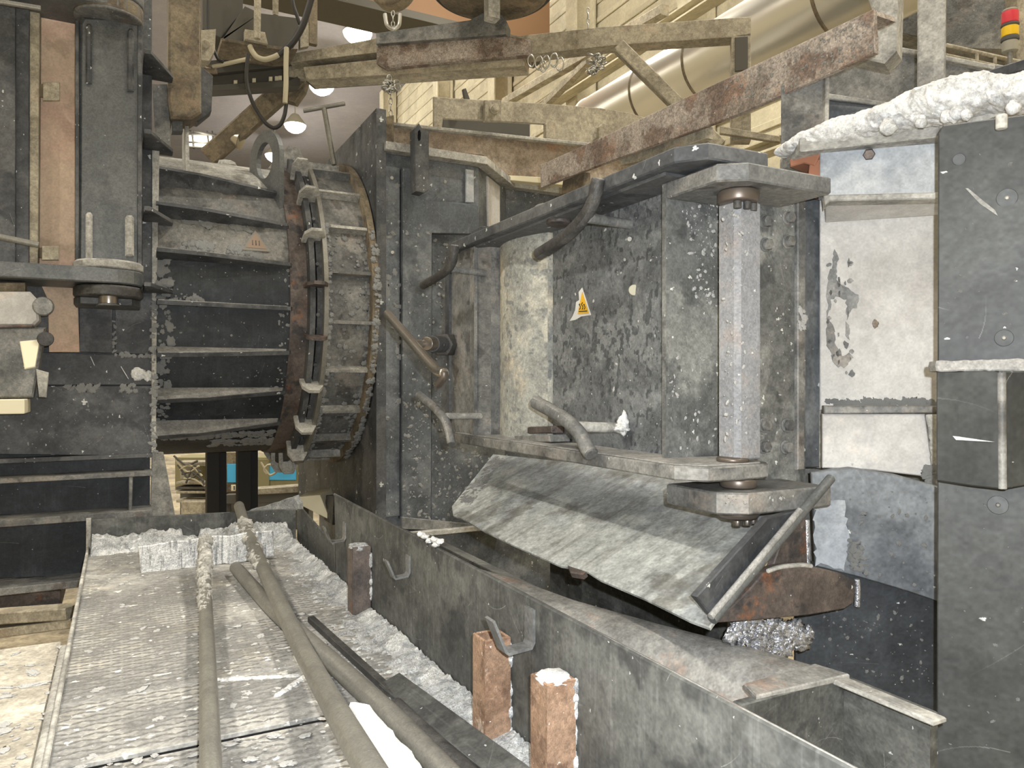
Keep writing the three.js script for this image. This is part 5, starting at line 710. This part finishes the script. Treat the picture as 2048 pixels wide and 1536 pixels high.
// ================================================================ seen through the gap under the drum
{
  const t = thing('background_machine', 'olive switch cabinets with cables beyond the gap under the drum', 'machine'), d = 8.2;
  part(t, 'cabinet', slab(PD(d), rect(506, 915, 612, 985), 0.4), M.olive); part(t, 'cabinet_door', slab(PD(d - 0.02), rect(503, 918, 538, 982), 0.1), M.olive); part(t, 'cabinet', slab(PD(d + 0.1), rect(350, 915, 420, 980), 0.4), M.olive); part(t, 'cabinet', slab(PD(d), rect(450, 905, 480, 985), 0.3), M.brown); part(t, 'door_panel', slab(PD(d - 0.03), rect(360, 934, 386, 958), 0.05), M.lightGrey); part(t, 'door_panel', slab(PD(d - 0.03), rect(392, 932, 412, 960), 0.05), M.olive);
  for (const [y, m] of [[924, M.tanDust], [964, M.tanDust], [974, M.dull], [982, M.tanDust], [1000, M.tanDust]]) part(t, 'tray', slab(PD(d - 0.2), rect(352, y, 418, y + 5), 0.2), m);
  part(t, 'base_block', slab(PD(d - 0.3), rect(362, 1004, 412, 1072), 0.3), M.tanDust); part(t, 'cabinet_foot', slab(PD(d + 0.05), rect(360, 985, 612, 1058), 0.3), M.dull); part(t, 'number_plate', slab(PD(d - 0.05), rect(462, 970, 475, 982), 0.02), M.paleStep, 'small plate with the number 1'); part(t, 'numeral', slab(PD(d - 0.075), [[467, 972], [469, 972], [469, 980], [467, 980]], 0.01), M.ink);
  for (let k = 0; k < 7; k++) part(t, 'cable', tube([[348 + k * 4, 912 + k * 9], [372 + k * 3, 930 + (k % 3) * 14], [395 + k * 3, 922 + k * 10]].map(([x, y]) => atD(x, y, d - 0.3)), 0.012, 16, 6), k % 2 ? M.cable : M.dull);
  part(t, 'cable', tube([[522, 925], [530, 938], [540, 950], [552, 944], [548, 932], [536, 930], [528, 940], [534, 948]].map(([x, y]) => atD(x, y, d - 0.2)), 0.012, 30, 6), M.cable);
}
single('blue_sheet', slab(PD(8.19), rect(538, 926, 592, 960), 0.01), M.blueSheet, 'light blue sheet fixed on the right cabinet', 'sheet'); single('blue_sheet', slab(PD(8.19), rect(454, 928, 476, 965), 0.01), M.blueSheet, 'light blue sheet glimpsed between the two dark posts', 'sheet');
for (const [x0, x1, l] of [[414, 439, 'dark steel post in the gap under the drum, the one with a wide side face'], [476, 502, 'dark steel post in the gap under the drum, beside the right cabinet']]) { const t = thing('support_post', l, 'post'); part(t, 'post_face', slab(PZ(-5.6), rect(x0, 880, x1, 1060), 0.12), M.soot); part(t, 'post_flange', slab(PZ(-5.68), rect(x1 - 2, 880, x1 + 14, 1060), 0.05), M.soot); }
{ const t = thing('ledge_rail', 'dusty ribbed rail below the blue sheets', 'rail'); part(t, 'rail_top', slab(PD(7.0), [[500, 979], [616, 971], [616, 984], [500, 990]], 0.2), M.tanDust); part(t, 'rail_web', slab(PD(7.02), [[450, 990], [616, 984], [616, 1004], [450, 1008]], 0.1), M.dull); for (const x of [455, 560, 610]) { const q = atD(x, 1000, 7.08); part(t, 'leg', bar(V(q.x, 0, q.z), q, 0.06, 0.06), M.dull); } }
single('slag_slab', slab(PV(495, 4.35, 595, 4.3), ragged([[496, 1022], [540, 1008], [588, 992], [598, 1008], [598, 1022]], 1.5, 10, 4), 0.06), M.dross, 'grey slab of dross behind the end upstand', 'slab'); single('pale_step', slab(PD(4.9), [[596, 994], [640, 990], [660, 1040], [604, 1012]], 0.3), M.paleStep, 'cream step beyond the far corner of the platform', 'step');
{ const t = thing('corner_leg', 'dark steel leg at the foot of the column cheek', 'leg'); part(t, 'leg', slab(PX(1.2), [[652, 990], [668, 992], [664, 1050], [648, 1040]], 0.05), M.dark); }

// ---------------------------------------------------------------- settle each group on its own base
for (const o of THINGS) {
  const b = new THREE.Box3().setFromObject(o); if (b.isEmpty()) continue;
  const c = V((b.min.x + b.max.x) / 2, b.min.y, (b.min.z + b.max.z) / 2); o.position.copy(c); o.children.forEach((m) => m.position.sub(c));
}
renderer.render(scene, camera);
